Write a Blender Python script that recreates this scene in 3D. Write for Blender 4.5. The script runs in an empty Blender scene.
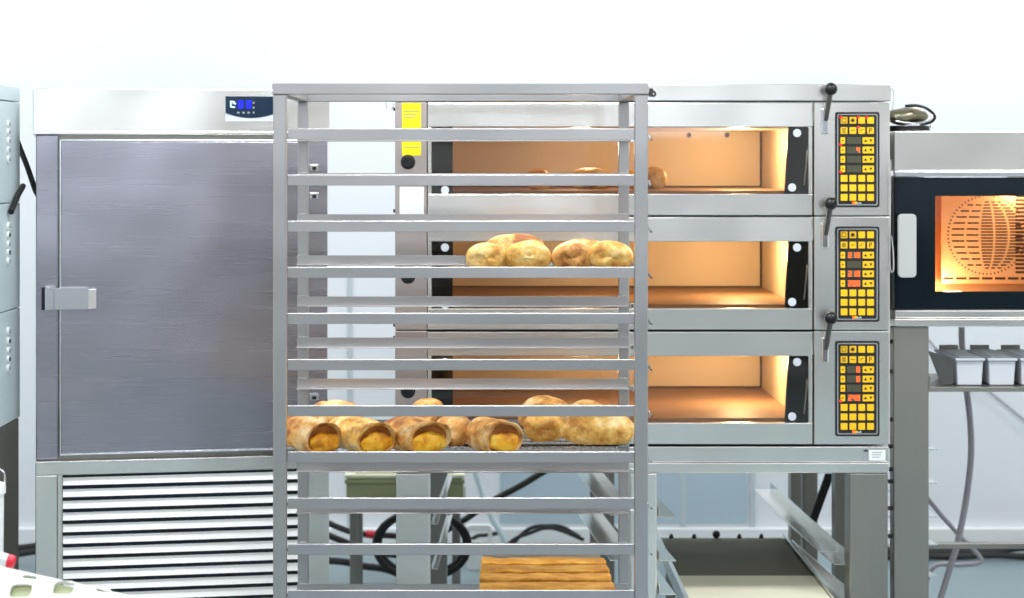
import bpy, bmesh, math, random
from mathutils import Vector, Matrix, noise
random.seed(7)
sc = bpy.context.scene
COL = sc.collection
F, VX, VY, EYE = 2200.0, 483.0, 160.0, 1.62      # focal length in px, vanishing point, eye height
def X(px, Y): return (px - VX) * Y / F
def Z(py, Y): return EYE - (py - VY) * Y / F
def P(px, py, Y): return Vector((X(px, Y), Y, Z(py, Y)))

# ------------------------------------------------------------------ materials
def lin(c):
    r = []
    for v in c:
        v = v / 255.0
        r.append(v / 12.92 if v <= 0.04045 else ((v + 0.055) / 1.055) ** 2.4)
    return (*r, 1.0)
def mat(name, col, metal=0.0, rough=0.5, spec=0.5, brush=None, vary=0.0, vscale=(3, 3, 3), bump=0.0, bscale=60):
    m = bpy.data.materials.new(name); m.use_nodes = True
    nt = m.node_tree; b = nt.nodes['Principled BSDF']
    c = lin(col)
    b.inputs['Base Color'].default_value = c
    b.inputs['Metallic'].default_value = metal
    b.inputs['Roughness'].default_value = rough
    b.inputs['Specular IOR Level'].default_value = spec
    tc = nt.nodes.new('ShaderNodeTexCoord')
    if vary or brush:
        mp = nt.nodes.new('ShaderNodeMapping'); nt.links.new(tc.outputs['Object'], mp.inputs[0])
        mp.inputs['Scale'].default_value = brush or vscale
        n = nt.nodes.new('ShaderNodeTexNoise'); n.inputs['Scale'].default_value = 1.0; n.inputs['Detail'].default_value = 4
        nt.links.new(mp.outputs[0], n.inputs['Vector'])
        if brush:
            mr = nt.nodes.new('ShaderNodeMapRange'); nt.links.new(n.outputs[0], mr.inputs[0])
            mr.inputs[3].default_value = rough * 0.94; mr.inputs[4].default_value = rough * 1.06
            nt.links.new(mr.outputs[0], b.inputs['Roughness'])
        if vary:
            mx = nt.nodes.new('ShaderNodeMix'); mx.data_type = 'RGBA'
            nt.links.new(n.outputs[0], mx.inputs[0])
            mx.inputs[6].default_value = tuple(max(0, v * (1 - vary)) for v in c[:3]) + (1,)
            mx.inputs[7].default_value = tuple(min(1, v * (1 + vary)) for v in c[:3]) + (1,)
            nt.links.new(mx.outputs[2], b.inputs['Base Color'])
    if brush and not bump:                       # gentle waviness of sheet metal
        n4 = nt.nodes.new('ShaderNodeTexNoise'); n4.inputs['Scale'].default_value = 2.6; n4.inputs['Detail'].default_value = 1
        nt.links.new(tc.outputs['Object'], n4.inputs['Vector'])
        b4 = nt.nodes.new('ShaderNodeBump'); b4.inputs['Strength'].default_value = 1.0; b4.inputs['Distance'].default_value = 0.012
        nt.links.new(n4.outputs[0], b4.inputs['Height']); nt.links.new(b4.outputs[0], b.inputs['Normal'])
    if bump:
        n2 = nt.nodes.new('ShaderNodeTexNoise'); n2.inputs['Scale'].default_value = bscale
        nt.links.new(tc.outputs['Object'], n2.inputs['Vector'])
        bp = nt.nodes.new('ShaderNodeBump'); bp.inputs['Strength'].default_value = bump; bp.inputs['Distance'].default_value = 0.004
        nt.links.new(n2.outputs[0], bp.inputs['Height']); nt.links.new(bp.outputs[0], b.inputs['Normal'])
    return m
def emis(name, col, strength):
    m = mat(name, col, rough=0.4); b = m.node_tree.nodes['Principled BSDF']
    b.inputs['Emission Color'].default_value = lin(col); b.inputs['Emission Strength'].default_value = strength
    return m
def glassm(name, tint, gloss=0.06):
    m = bpy.data.materials.new(name); m.use_nodes = True; nt = m.node_tree
    nt.nodes.remove(nt.nodes['Principled BSDF']); out = nt.nodes['Material Output']
    tr = nt.nodes.new('ShaderNodeBsdfTransparent'); tr.inputs[0].default_value = (*tint, 1)
    gl = nt.nodes.new('ShaderNodeBsdfGlossy'); gl.inputs['Roughness'].default_value = 0.03
    mx = nt.nodes.new('ShaderNodeMixShader')
    fr = nt.nodes.new('ShaderNodeFresnel'); fr.inputs[0].default_value = 1.45
    ad = nt.nodes.new('ShaderNodeMath'); ad.operation = 'MULTIPLY'; ad.inputs[1].default_value = gloss / 0.034
    nt.links.new(fr.outputs[0], ad.inputs[0]); nt.links.new(ad.outputs[0], mx.inputs[0])
    nt.links.new(tr.outputs[0], mx.inputs[1]); nt.links.new(gl.outputs[0], mx.inputs[2])
    nt.links.new(mx.outputs[0], out.inputs[0])
    return m
def crust(name, pale, gold, brown, seed):
    m = bpy.data.materials.new(name); m.use_nodes = True; nt = m.node_tree; b = nt.nodes['Principled BSDF']
    tc = nt.nodes.new('ShaderNodeTexCoord')
    oi = nt.nodes.new('ShaderNodeObjectInfo')
    ad = nt.nodes.new('ShaderNodeVectorMath'); ad.operation = 'MULTIPLY_ADD'
    nt.links.new(oi.outputs['Random'], ad.inputs[0]); ad.inputs[1].default_value = (9, 5, 7)
    nt.links.new(tc.outputs['Object'], ad.inputs[2])
    n = nt.nodes.new('ShaderNodeTexNoise'); n.inputs['Scale'].default_value = 17; n.inputs['Detail'].default_value = 8; n.inputs['Roughness'].default_value = 0.62
    nt.links.new(ad.outputs[0], n.inputs['Vector'])
    cr = nt.nodes.new('ShaderNodeValToRGB'); e = cr.color_ramp.elements
    e[0].position = 0.39; e[0].color = lin(brown); e[1].position = 0.63; e[1].color = lin(pale)
    k = e.new(0.5); k.color = lin(gold)
    nt.links.new(n.outputs[0], cr.inputs[0])
    nt.links.new(cr.outputs[0], b.inputs['Base Color']); b.inputs['Roughness'].default_value = 0.5
    bp = nt.nodes.new('ShaderNodeBump'); bp.inputs['Strength'].default_value = 0.7; bp.inputs['Distance'].default_value = 0.006
    n3 = nt.nodes.new('ShaderNodeTexNoise'); n3.inputs['Scale'].default_value = 60; n3.inputs['Detail'].default_value = 5
    nt.links.new(ad.outputs[0], n3.inputs['Vector'])
    nt.links.new(n3.outputs[0], bp.inputs['Height']); nt.links.new(bp.outputs[0], b.inputs['Normal'])
    return m

M = {}
M['steel'] = mat('brushed_steel', (239, 237, 232), 1, 0.25, brush=(3, 3, 260), vary=0.02)
M['steel_rack'] = mat('rack_steel', (184, 182, 182), 1, 0.32, brush=(4, 4, 300), vary=0.02)
M['steel_pink'] = mat('side_panel_steel', (205, 194, 190), 1, 0.34, brush=(200, 3, 3), vary=0.04)
M['steel_door'] = mat('satin_door_steel', (176, 174, 184), 1, 0.27, brush=(2, 2, 220), vary=0.02)
M['steel_dark'] = mat('dull_leg_steel', (154, 153, 146), 1, 0.4, brush=(200, 200, 3), vary=0.05)
M['steel_bright'] = mat('polished_edge_steel', (232, 235, 238), 1, 0.22)
M['chrome'] = mat('chrome', (225, 228, 232), 1, 0.12)
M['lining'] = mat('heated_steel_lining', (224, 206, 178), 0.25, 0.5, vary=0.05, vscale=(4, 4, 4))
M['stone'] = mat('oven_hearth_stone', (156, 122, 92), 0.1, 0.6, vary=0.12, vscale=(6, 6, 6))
M['black'] = mat('black_plastic', (14, 16, 18), 0, 0.3)
M['blackglass'] = mat('black_enamel_strip', (12, 26, 32), 0, 0.12)
M['lever_metal'] = mat('dark_lever_metal', (120, 120, 118), 1, 0.3)
M['tray_white'] = mat('off_white_tray_plastic', (226, 230, 224), 0, 0.45)
M['rubber'] = mat('black_rubber', (20, 22, 24), 0, 0.55, bump=0.2)
M['white_paint'] = mat('white_slat_enamel', (250, 252, 253), 0.0, 0.35)
M['dark_gap'] = mat('dark_slate_backing', (28, 48, 62), 0, 0.6)
M['yellow_label'] = mat('yellow_sticker', (250, 230, 0), 0, 0.5)
M['yellow'] = mat('yellow_key', (250, 196, 8), 0, 0.45)
M['ink'] = mat('black_ink', (20, 20, 22), 0, 0.5)
M['gray_line'] = mat('silver_print', (150, 155, 160), 0, 0.4)
M['lcd_off'] = mat('unlit_display', (88, 88, 66), 0, 0.3)
M['led_orange'] = emis('lit_orange_segments', (255, 90, 10), 2.0)
M['led_red'] = emis('red_indicator_light', (255, 20, 20), 2.5)
M['led_blue'] = emis('lit_blue_segments', (10, 20, 255), 3.0)
M['led_white'] = emis('lit_white_icon', (190, 225, 255), 1.2)
M['navy'] = mat('navy_display_plate', (14, 38, 62), 0, 0.2)
M['white_plastic'] = mat('white_plastic', (236, 240, 240), 0, 0.4)
M['bin'] = mat('grey_white_bin_plastic', (205, 210, 218), 0, 0.45)
M['pale_blue'] = mat('pale_grey_blue_enamel', (204, 222, 228), 0.0, 0.32)
M['olive'] = mat('olive_green_plastic', (156, 164, 126), 0, 0.5)
M['cream'] = mat('cream_plastic', (226, 226, 200), 0, 0.5)
M['canvas'] = mat('cream_canvas', (240, 236, 212), 0, 0.9, bump=0.2, bscale=300)
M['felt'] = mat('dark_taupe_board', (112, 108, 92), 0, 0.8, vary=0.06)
M['grip'] = mat('grey_grip', (182, 184, 184), 0, 0.4)
M['red'] = mat('red_plastic', (205, 20, 50), 0, 0.35)
M['gray_hose'] = mat('grey_hose_rubber', (160, 158, 165), 0, 0.45)
M['glass'] = glassm('oven_door_glass', (0.93, 0.9, 0.86), 0.05)
M['glass2'] = glassm('combi_door_glass', (0.95, 0.9, 0.85), 0.05)
M['crust'] = crust('bread_crust', (250, 216, 158), (222, 160, 78), (154, 88, 32), 1)
M['crust2'] = crust('yellow_bread_crust', (255, 228, 165), (238, 186, 92), (192, 128, 50), 2)
M['crumb'] = crust('yellow_crumb', (255, 212, 80), (248, 178, 32), (205, 122, 20), 3)
M['cavity'] = mat('browned_inner_crust', (186, 116, 52), 0, 0.7, bump=0.5)
M['bar'] = crust('golden_bar_crust', (244, 186, 84), (226, 156, 48), (208, 138, 42), 4)
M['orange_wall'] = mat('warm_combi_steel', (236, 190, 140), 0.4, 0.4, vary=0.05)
M['slot'] = mat('dark_slot', (70, 38, 18), 0, 0.7)

# ------------------------------------------------------------------ mesh builder
class MB:
    def __init__(s): s.v = []; s.f = []; s.mi = []; s.mats = []
    def m(s, name):
        mm = M[name]
        if mm not in s.mats: s.mats.append(mm)
        return s.mats.index(mm)
    def add(s, vs, fs, m):
        o = len(s.v); k = s.m(m)
        s.v += [Vector(a) for a in vs]
        for f in fs: s.f.append([i + o for i in f]); s.mi.append(k)
        return s
    def box(s, a, b, m, T=None):
        x0, x1 = sorted((a[0], b[0])); y0, y1 = sorted((a[1], b[1])); z0, z1 = sorted((a[2], b[2]))
        vs = [Vector((x, y, z)) for z in (z0, z1) for y in (y0, y1) for x in (x0, x1)]
        if T: vs = [T @ v for v in vs]
        return s.add(vs, [(0, 2, 3, 1), (4, 5, 7, 6), (0, 1, 5, 4), (2, 6, 7, 3), (0, 4, 6, 2), (1, 3, 7, 5)], m)
    def pbox(s, x0, y0, x1, y1, Y, d, m):      # a box whose front face stands at distance Y
        return s.box((X(x0, Y), Y, Z(y0, Y)), (X(x1, Y), Y + d, Z(y1, Y)), m)
    def cyl(s, a, b, r, m, n=20, r2=None, caps=True):
        a = Vector(a); b = Vector(b); r2 = r if r2 is None else r2
        q = (b - a).to_track_quat('Z', 'Y')
        vs = []
        for c, rr in ((a, r), (b, r2)):
            for i in range(n):
                t = 2 * math.pi * i / n
                vs.append(c + q @ Vector((rr * math.cos(t), rr * math.sin(t), 0)))
        fs = [(i, (i + 1) % n, n + (i + 1) % n, n + i) for i in range(n)]
        if caps: fs += [tuple(reversed(range(n))), tuple(range(n, 2 * n))]
        return s.add(vs, fs, m)
    def tube(s, pts, r, m, n=10, smooth=4):
        pts = [Vector(p) for p in pts]
        if smooth > 1 and len(pts) > 2:        # Catmull-Rom
            out = []; q = [2 * pts[0] - pts[1]] + pts + [2 * pts[-1] - pts[-2]]
            for i in range(1, len(q) - 2):
                for k in range(smooth):
                    t = k / smooth; a, b, c, d = q[i - 1], q[i], q[i + 1], q[i + 2]
                    out.append(0.5 * ((2 * b) + (c - a) * t + (2 * a - 5 * b + 4 * c - d) * t * t + (3 * b - a - 3 * c + d) * t ** 3))
            pts = out + [pts[-1]]
        vs = []; up = Vector((0, 0, 1))
        N = len(pts)
        for i, p in enumerate(pts):
            d = (pts[min(i + 1, N - 1)] - pts[max(i - 1, 0)]).normalized()
            if i == 0:
                sx = d.cross(up)
                if sx.length < 1e-2: sx = d.cross(Vector((0, 1, 0)))
            else: sx = sx - d * sx.dot(d)
            sx.normalize(); sy = sx.cross(d)
            for k in range(n):
                t = 2 * math.pi * k / n
                vs.append(p + sx * r * math.cos(t) + sy * r * math.sin(t))
        fs = []
        for i in range(N - 1):
            for k in range(n):
                fs.append((i * n + k, i * n + (k + 1) % n, (i + 1) * n + (k + 1) % n, (i + 1) * n + k))
        fs += [tuple(reversed(range(n))), tuple(range((N - 1) * n, N * n))]
        return s.add(vs, fs, m)
    def sphere(s, c, r, m, nu=20, nv=12, sc3=(1, 1, 1), fn=None):
        vs = []; fs = []
        for j in range(nv + 1):
            ph = math.pi * j / nv
            for i in range(nu):
                th = 2 * math.pi * i / nu
                p = Vector((math.sin(ph) * math.cos(th) * sc3[0], math.sin(ph) * math.sin(th) * sc3[1], math.cos(ph) * sc3[2])) * r
                if fn: p = fn(p)
                vs.append(Vector(c) + p)
        for j in range(nv):
            for i in range(nu):
                fs.append((j * nu + i, (j + 1) * nu + i, (j + 1) * nu + (i + 1) % nu, j * nu + (i + 1) % nu))
        return s.add(vs, fs, m)
    def prism(s, poly, d, m):                  # planar polygon (3D points) pushed along vector d
        n = len(poly); vs = [Vector(p) for p in poly] + [Vector(p) + Vector(d) for p in poly]
        fs = [tuple(range(n)), tuple(reversed(range(n, 2 * n)))] + [(i, n + i, n + (i + 1) % n, (i + 1) % n) for i in range(n)]
        return s.add(vs, fs, m)
def rrect(x0, z0, x1, z1, r, Y, n=5):          # rounded rectangle outline in an XZ plane
    pts = []
    for cx, cz, a0 in ((x1 - r, z1 - r, 0), (x0 + r, z1 - r, 90), (x0 + r, z0 + r, 180), (x1 - r, z0 + r, 270)):
        for i in range(n + 1):
            a = math.radians(a0 + 90 * i / n); pts.append(Vector((cx + r * math.cos(a), Y, cz + r * math.sin(a))))
    return pts
def wmat(o):
    m = o.matrix_basis.copy()
    while o.parent: o = o.parent; m = o.matrix_basis @ m
    return m
def obj(name, mb, parent=None, bevel=0.0, smooth=False, loc=None, local=False, seg=2):
    me = bpy.data.meshes.new(name)
    vs = mb.v
    if parent is not None and not local:
        inv = wmat(parent).inverted(); vs = [inv @ v for v in vs]
    if loc is not None: vs = [v - Vector(loc) for v in vs]
    me.from_pydata([tuple(v) for v in vs], [], mb.f)
    for m in mb.mats: me.materials.append(m)
    for p, k in zip(me.polygons, mb.mi): p.material_index = k; p.use_smooth = smooth
    bm = bmesh.new(); bm.from_mesh(me); bmesh.ops.recalc_face_normals(bm, faces=bm.faces); bm.to_mesh(me); bm.free()
    o = bpy.data.objects.new(name, me); COL.objects.link(o)
    if parent is not None: o.parent = parent
    if loc is not None: o.location = loc
    if bevel:
        b = o.modifiers.new('Bevel', 'BEVEL'); b.width = bevel; b.segments = seg; b.limit_method = 'ANGLE'; b.angle_limit = 0.6
        b.use_clamp_overlap = True
        b.harden_normals = False
    if smooth:
        try: me.set_sharp_from_angle(angle=math.radians(40))
        except Exception: pass
    return o
def tag(o, label, cat, group=None):
    o['label'] = label; o['category'] = cat
    if group: o['group'] = group
    return o
def thing(name, label, cat, loc=(0, 0, 0), rotz=0.0, group=None):
    o = bpy.data.objects.new(name, None); o.empty_display_size = 0.1; COL.objects.link(o)
    o.location = loc; o.rotation_euler = (0, 0, rotz); o.matrix_basis = Matrix.Translation(loc) @ Matrix.Rotation(rotz, 4, 'Z')
    return tag(o, label, cat, group)
def struct(name, mb, bevel=0):
    o = obj(name, mb, bevel=bevel); o['kind'] = 'structure'; return o
def text_mesh(txt, size, m, origin, parent, name='lettering', bold=0.0, squash=1.0):
    cu = bpy.data.curves.new(name, 'FONT'); cu.body = txt; cu.size = size; cu.extrude = 0.0008; cu.offset = bold
    to = bpy.data.objects.new('tmp', cu); COL.objects.link(to)
    bpy.context.view_layer.update()
    me = bpy.data.meshes.new_from_object(to.evaluated_get(bpy.context.evaluated_depsgraph_get()))
    bpy.data.objects.remove(to)
    inv = wmat(parent).inverted(); og = Vector(origin)
    for v in me.vertices:
        v.co = inv @ (og + Vector((v.co.x * squash, -v.co.z, v.co.y)))
    me.materials.clear(); me.materials.append(M[m]); me.name = name
    o = bpy.data.objects.new(name, me); COL.objects.link(o); o.parent = parent
    return o

# ------------------------------------------------------------------ the room
WY = 9.2
def wallmat(name, c, rough=0.6):
    return mat(name, c, 0, rough, vary=0.015, vscale=(1.5, 1.5, 1.5), bump=0.03, bscale=40)
M['wall'] = wallmat('white_wall_paint', (233, 238, 244)); M['ceil'] = wallmat('warm_white_paint', (232, 230, 226))
M['floorm'] = mat('grey_green_resin_floor', (128, 146, 152), 0, 0.35, vary=0.08, vscale=(2, 2, 2))
M['base'] = mat('white_baseboard', (238, 243, 245), 0, 0.35)
M['seam'] = mat('panel_joint_strip', (196, 206, 212), 0, 0.4)
M['far'] = mat('grey_wall_paint', (200, 200, 206), 0, 0.6, vary=0.03)
struct('floor', MB().box((-4.5, -4.1, -0.1), (4.5, WY + 0.1, 0), 'floorm'))
struct('ceiling', MB().box((-4.5, -4.1, 3.3), (4.5, WY + 0.1, 3.4), 'ceil'))
struct('wall_back', MB().box((-4.5, WY, 0), (4.5, WY + 0.1, 3.3), 'wall'))
struct('wall_left', MB().box((-4.6, -4.1, 0), (-4.5, WY + 0.1, 3.3), 'ceil'))
struct('wall_right', MB().box((4.5, -4.1, 0), (4.6, WY + 0.1, 3.3), 'ceil'))
struct('wall_front', MB().box((-4.5, -4.2, 0), (4.5, -4.1, 3.3), 'far'))
M['added_dado'] = mat('added_brown_grey_cladding', (82, 76, 68), 0, 0.5)
M['blue_panel'] = mat('pale_blue_wall_panel', (182, 202, 214), 0, 0.4)
struct('trim_5', MB().box((X(500, WY), WY - 0.006, 0.1), (X(747, WY), WY - 0.001, 1.2), 'blue_panel'), 0.003)
M['added_glow'] = emis('added_pane_glow', (235, 244, 255), 3.2)
for i, (a_, b_) in enumerate(((-0.25, 0.75), (1.15, 1.85), (-2.6, -1.7))):  # unseen glowing windows, added to put bright streaks in the steel
    struct('added_window_%d' % (i + 1), MB().box((a_, -4.099, 1.8), (b_, -4.09, 2.6), 'added_glow').box((a_ - .05, -4.099, 1.75), (b_ + .05, -4.06, 1.8), 'base').box((a_ - .05, -4.099, 2.6), (b_ + .05, -4.06, 2.65), 'base').box((a_ - .05, -4.099, 1.8), (a_, -4.06, 2.6), 'base').box((b_, -4.099, 1.8), (b_ + .05, -4.06, 2.6), 'base'))
struct('trim_4', MB().box((-4.49, -4.099, 0.1), (4.49, -4.08, 1.15), 'added_dado'))  # dark cladding added behind the camera to darken the lower steel reflections
struct('baseboard_back', MB().box((-4.5, WY - 0.03, 0), (4.5, WY - 0.001, 0.085), 'base'), 0.006)
for i, px in enumerate((683, 752, 350)):
    struct('trim_%d' % (i + 1), MB().box((X(px, WY) - 0.011, WY - 0.008, 0.086), (X(px, WY) + 0.011, WY - 0.001, 1.15), 'seam'), 0.003)

# ------------------------------------------------------------------ baking rack
RY = 5.2; RR = RY / 0.887
rack = thing('baking_rack', 'tall open stainless steel tray rack holding two shelves of bread rolls', 'rack', (X(460, RY), RY + 0.33, 0))
w = 0.033
xl, xr = X(273, RY), X(648, RY)
ztop = Z(83.5, RY)
ypost = {'f': RY, 'r': RR - 0.013}
for yk, ww, xa, xb in (('f', 0.031, xl, xr), ('r', 0.028, X(298, RR), X(629, RR))):
    y = ypost[yk]
    for side in (0, 1):
        x0 = xa if side == 0 else xb - ww
        mb = MB().box((x0, y, 0.16), (x0 + ww, y + ww, ztop - 0.026), 'steel_rack')
        obj('post', mb, rack, 0.0025)
mb = MB().box((xl - 0.002, RY - 0.002, ztop - 0.0255), (xr + 0.002, RY + 0.034, ztop), 'steel_rack')
obj('top_rail', mb, rack, 0.002)
mb = MB().box((xl, ypost['r'] - 0.002, ztop - 0.0255), (xr, ypost['r'] + 0.03, ztop), 'steel_rack'); obj('top_rail', mb, rack, 0.002)
for x0 in (xl, xr - 0.03):
    obj('top_rail', MB().box((x0, RY + 0.0345, ztop - 0.0255), (x0 + 0.03, ypost['r'] - 0.0025, ztop), 'steel_rack'), rack, 0.002)
def rail(front, z):
    mb = MB()
    if front:
        a, b, y = X(287.5, RY), X(634.5, RY), RY + 0.004
        mb.box((a, y, z - 0.0255), (b, y + 0.002, z), 'steel_rack'); mb.box((a, y + 0.002, z - 0.0255), (b, y + 0.034, z - 0.0235), 'steel_rack')
    else:
        y = RR - 0.016; a, b = X(297, y), X(628, y)
        mb.box((a, y, z - 0.0255), (b, y + 0.002, z), 'steel_rack'); mb.box((a, y - 0.036, z - 0.0255), (b, y, z - 0.0235), 'steel_rack')
        for xx in (X(299, y), X(619, y)):
            mb.box((xx, y - 0.002, z), (xx + 0.021, y + 0.0025, z + 0.003), 'steel_bright')
    obj('tray_rail', mb, rack, 0.0006, seg=1)
levels = [Z(128.6 + 46.2 * k, RY) for k in range(15)]
for k, z in enumerate(levels):
    rail(True, z); rail(False, z)
    x = xr + 0.001                              # small hooked stop on the outer side of the post
    T = Matrix.Translation((x + 0.004, RY + 0.016, z - 0.02)) @ Matrix.Rotation(-0.5, 4, 'Y') @ Matrix.Scale(0.8, 4)
    mb = MB().box((-0.004, -0.004, -0.009), (0.003, 0.004, 0.009), 'chrome', T).box((-0.001, -0.0055, -0.012), (0.003, 0.0055, -0.006), 'ink', T)
    obj('tray_stop', mb, rack, 0.0012)
    T = Matrix.Translation((X(630.5, RR), RR - 0.045, z - 0.022))
    obj('tray_stop', MB().box((-0.004, -0.01, -0.006), (0.006, 0.012, 0.006), 'chrome', T).box((0.004, -0.012, -0.008), (0.012, -0.004, 0.002), 'steel_bright', T), rack, 0.0012)
obj('base_frame', MB().box((xl, RY, 0.13), (xr, RY + 0.034, 0.16), 'steel_rack').box((xl, ypost['r'], 0.13), (xr, ypost['r'] + 0.028, 0.16), 'steel_rack')
    .box((xl, RY + 0.034, 0.13), (xl + 0.03, ypost['r'], 0.16), 'steel_rack').box((xr - 0.03, RY + 0.034, 0.13), (xr, ypost['r'], 0.16), 'steel_rack'), rack, 0.002)
for x in (xl + 0.04, xr - 0.04):
    for y in (RY + 0.04, ypost['r'] - 0.01):
        obj('caster', MB().cyl((x - 0.015, y, 0.055), (x + 0.015, y, 0.055), 0.055, 'rubber', 24).box((x - 0.02, y - 0.02, 0.055), (x - 0.017, y + 0.02, 0.13), 'steel_rack').box((x + 0.017, y - 0.02, 0.055), (x + 0.02, y + 0.02, 0.13), 'steel_rack').box((x - 0.02, y - 0.025, 0.12), (x + 0.02, y + 0.025, 0.13), 'steel_rack'), rack)

def wire_grid(z, label, px0=289, n=56):                         # z = top of the wires
    ya, yb = RY + 0.01, RR - 0.02
    xa, xb = X(px0, RY), X(633, RY)
    g = tag(bpy.data.objects.new('wire_grid', None), label, 'cooling grid', 'wire grids on the rack'); COL.objects.link(g)
    g.matrix_basis = Matrix.Translation(((xa + xb) / 2, (ya + yb) / 2, z - 0.006)); 
    fr = MB(); r = 0.0024
    fr.tube([(xa, ya, z - r), (xb, ya, z - r), (xb, yb, z - r), (xa, yb, z - r), (xa, ya, z - r)], r, 'lever_metal', 8, 1)
    obj('rim_wire', fr, g, smooth=True)
    wm = MB()
    for i in range(1, n):
        x = xa + (xb - xa) * i / n
        wm.cyl((x, ya, z - 0.0036), (x, yb, z - 0.0036), 0.00125, 'lever_metal', 6, caps=False)
    for j in range(1, 10):
        y = ya + (yb - ya) * j / 10
        wm.cyl((xa, y, z - 0.0012), (xb, y, z - 0.0012), 0.0012, 'lever_metal', 6, caps=False)
    obj('wire_mesh', wm, g, smooth=True)
    return g
zt_low = levels[7] - 0.015; zt_up = levels[3] - 0.015; zt_bot = levels[10] - 0.015
wire_grid(zt_low, 'chrome wire grid under the lower shelf of bread rolls, at mid rack')
wire_grid(zt_up, 'chrome wire grid under the four pale rolls on the upper shelf', 464, 27)
bd = obj('baking_board', MB().box((X(483, 5.3), RY + 0.008, zt_bot - 0.007), (X(610, 5.3), RR - 0.02, zt_bot - 0.0005), 'steel_dark'), bevel=0.001)
tag(bd, 'narrow steel board under the golden flat bars near the rack bottom', 'board')

# ------------------------------------------------------------------ bread
def loaf(px, bot, wpx, hpx, L, ang, z0, label, group, openend=True, cm='crust', seed=0, knob=0.0, taper=0.75, Y=None, fill=True, rise=0.0):
    """Rolled loaf: its near end is centred at column px with its base at row bot; ang turns the body away from straight back (deg, + = to the left)."""
    if Y is None: Y = (EYE - z0) * F / (bot - VY)
    W = wpx * Y / F; H = hpx * Y / F
    root = thing('bread_roll', label, 'bread', (X(px, Y), Y, z0), math.radians(ang), group)
    rnd = random.Random(seed); off = Vector((rnd.uniform(0, 50), rnd.uniform(0, 50), rnd.uniform(0, 50)))
    nu, nv = 56, 44; vs = []; fs = []
    ph0 = rnd.uniform(0, 6)
    def ring(t):        # radius factor and y along the length
        e = max(0.0, 1 - abs(2 * t - 1) ** (3.2 if t > 0.5 else 4.5)) ** 0.5
        return e
    rows = []
    if openend:
        for k, (rf, yy) in enumerate(((0.10, 0.16), (0.45, 0.155), (0.68, 0.11), (0.77, 0.05), (0.83, 0.01), (0.89, -0.005), (0.95, 0.008))):
            rows.append((rf, yy * W, 1))
        for j in range(nv + 1):
            t = 0.06 + 0.94 * j / nv
            rows.append((max(ring(max(t, .12)), 0.0) * (1 if j > 0 else 0.985), 0.03 * W + (t - 0.06) / 0.94 * (L - 0.03 * W), 0))
    else:
        for j in range(nv + 1):
            t = j / nv
            t2 = 0.5 - 0.5 * math.cos(math.pi * t)
            rows.append((ring(t2), t2 * L, 0))
    for (rf, y, inn) in rows:
        tt = y / L
        tp = 1 - (1 - taper) * max(0, tt) ** 1.5
        for i in range(nu):
            th = 2 * math.pi * i / nu
            cx, cz = math.cos(th), math.sin(th)
            sx = math.copysign(abs(cx) ** 0.92, cx); sz = math.copysign(abs(cz) ** 0.9, cz)
            x = sx * W / 2 * rf * tp; z = sz * H / 2 * rf * (1 - (1 - tp) * 0.7)
            if z < 0: z *= 0.92
            n1 = noise.noise(Vector((x * 14, y * 14, z * 14)) + off) * 0.10
            n2 = noise.noise(Vector((x * 40, y * 40, z * 40)) + off) * 0.035
            # spiral fold ridges around the rolled dough
            fold = (math.sin(th * 1 + y / W * 7.5 + ph0) ** 8) * 0.07 if not inn else 0
            k = 1 + n1 + n2 - fold
            x *= k; z *= k
            zz = z * 1.08 + H * 0.41 + rise * math.sin(math.pi * min(1, max(0, tt))) * H
            zz = max(zz, 0.0012 + 0.002 * abs(noise.noise(Vector((x * 30, y * 30, 1)) + off)))
            if inn or (openend and y < 0.05 * L): y2 = y - 0.09 * W * cz * (1 if rf > .7 else 0.3)
            else: y2 = y - (0.09 * W * cz * max(0, 1 - y / (0.25 * L)) if openend else 0)
            yy = y2 + ((0.05 if openend else 0.015) * W * math.sin(th * 2 + ph0) if inn or y < 0.05 * L else 0)
            vs.append((x, yy, zz))
    R = len(rows)
    for j in range(R - 1):
        for i in range(nu):
            fs.append((j * nu + i, j * nu + (i + 1) % nu, (j + 1) * nu + (i + 1) % nu, (j + 1) * nu + i))
    fs.append(tuple(range(nu))); fs.append(tuple(reversed(range((R - 1) * nu, R * nu))))
    mb = MB(); mb.add(vs, fs, cm)
    if openend:
        kin = mb.m('cavity')
        for q in range(len(fs)):
            if q < 3 * nu: mb.mi[q] = kin
        mb.mi[len(fs) - 2] = kin
    obj('crust', mb, root, smooth=True, local=True)
    if openend and fill:
        def fn(p):
            k = 1 + noise.noise(p * 55 + off) * 0.28
            return p * k
        cb = MB().sphere((rnd.uniform(-.05, .05) * W, 0.07 * W, H * 0.31), 1.0, 'crumb', 28, 18, (W * 0.39, W * 0.13, H * 0.29), lambda p: fn(p))
        obj('crumb', cb, root, smooth=True, local=True)
    return root
GL, GU = 'bread rolls on the lower wire grid', 'bread rolls on the upper wire grid'
loaf(325, 454, 43, 35, 0.21, 30, zt_low, 'brown bread roll with hollow end, leftmost front on the lower shelf', GL, seed=1, taper=1.0)
loaf(377, 454, 46, 35, 0.22, 30, zt_low, 'bread roll with curled open end, second from left on lower shelf front', GL, seed=2, cm='crust2', taper=1.0)
loaf(430, 454, 50, 35, 0.20, 30, zt_low, 'bread roll showing bright yellow crumb, front of lower shelf left of the gap', GL, seed=3, taper=1.0)
loaf(446, 445, 38, 33, 0.12, -20, zt_low, 'striped brown roll tucked right behind the yellow crumb roll', GL, openend=False, seed=4, Y=5.40)
loaf(505, 454, 42, 35, 0.15, 28, zt_low, 'bread roll with orange end, just right of the gap on lower shelf', GL, seed=5, taper=1.0)
loaf(545, 443, 43, 32, 0.12, 0, zt_low, 'blunt golden roll between the orange-ended roll and the long yellow loaf', GL, openend=False, cm='crust2', seed=6)
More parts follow.
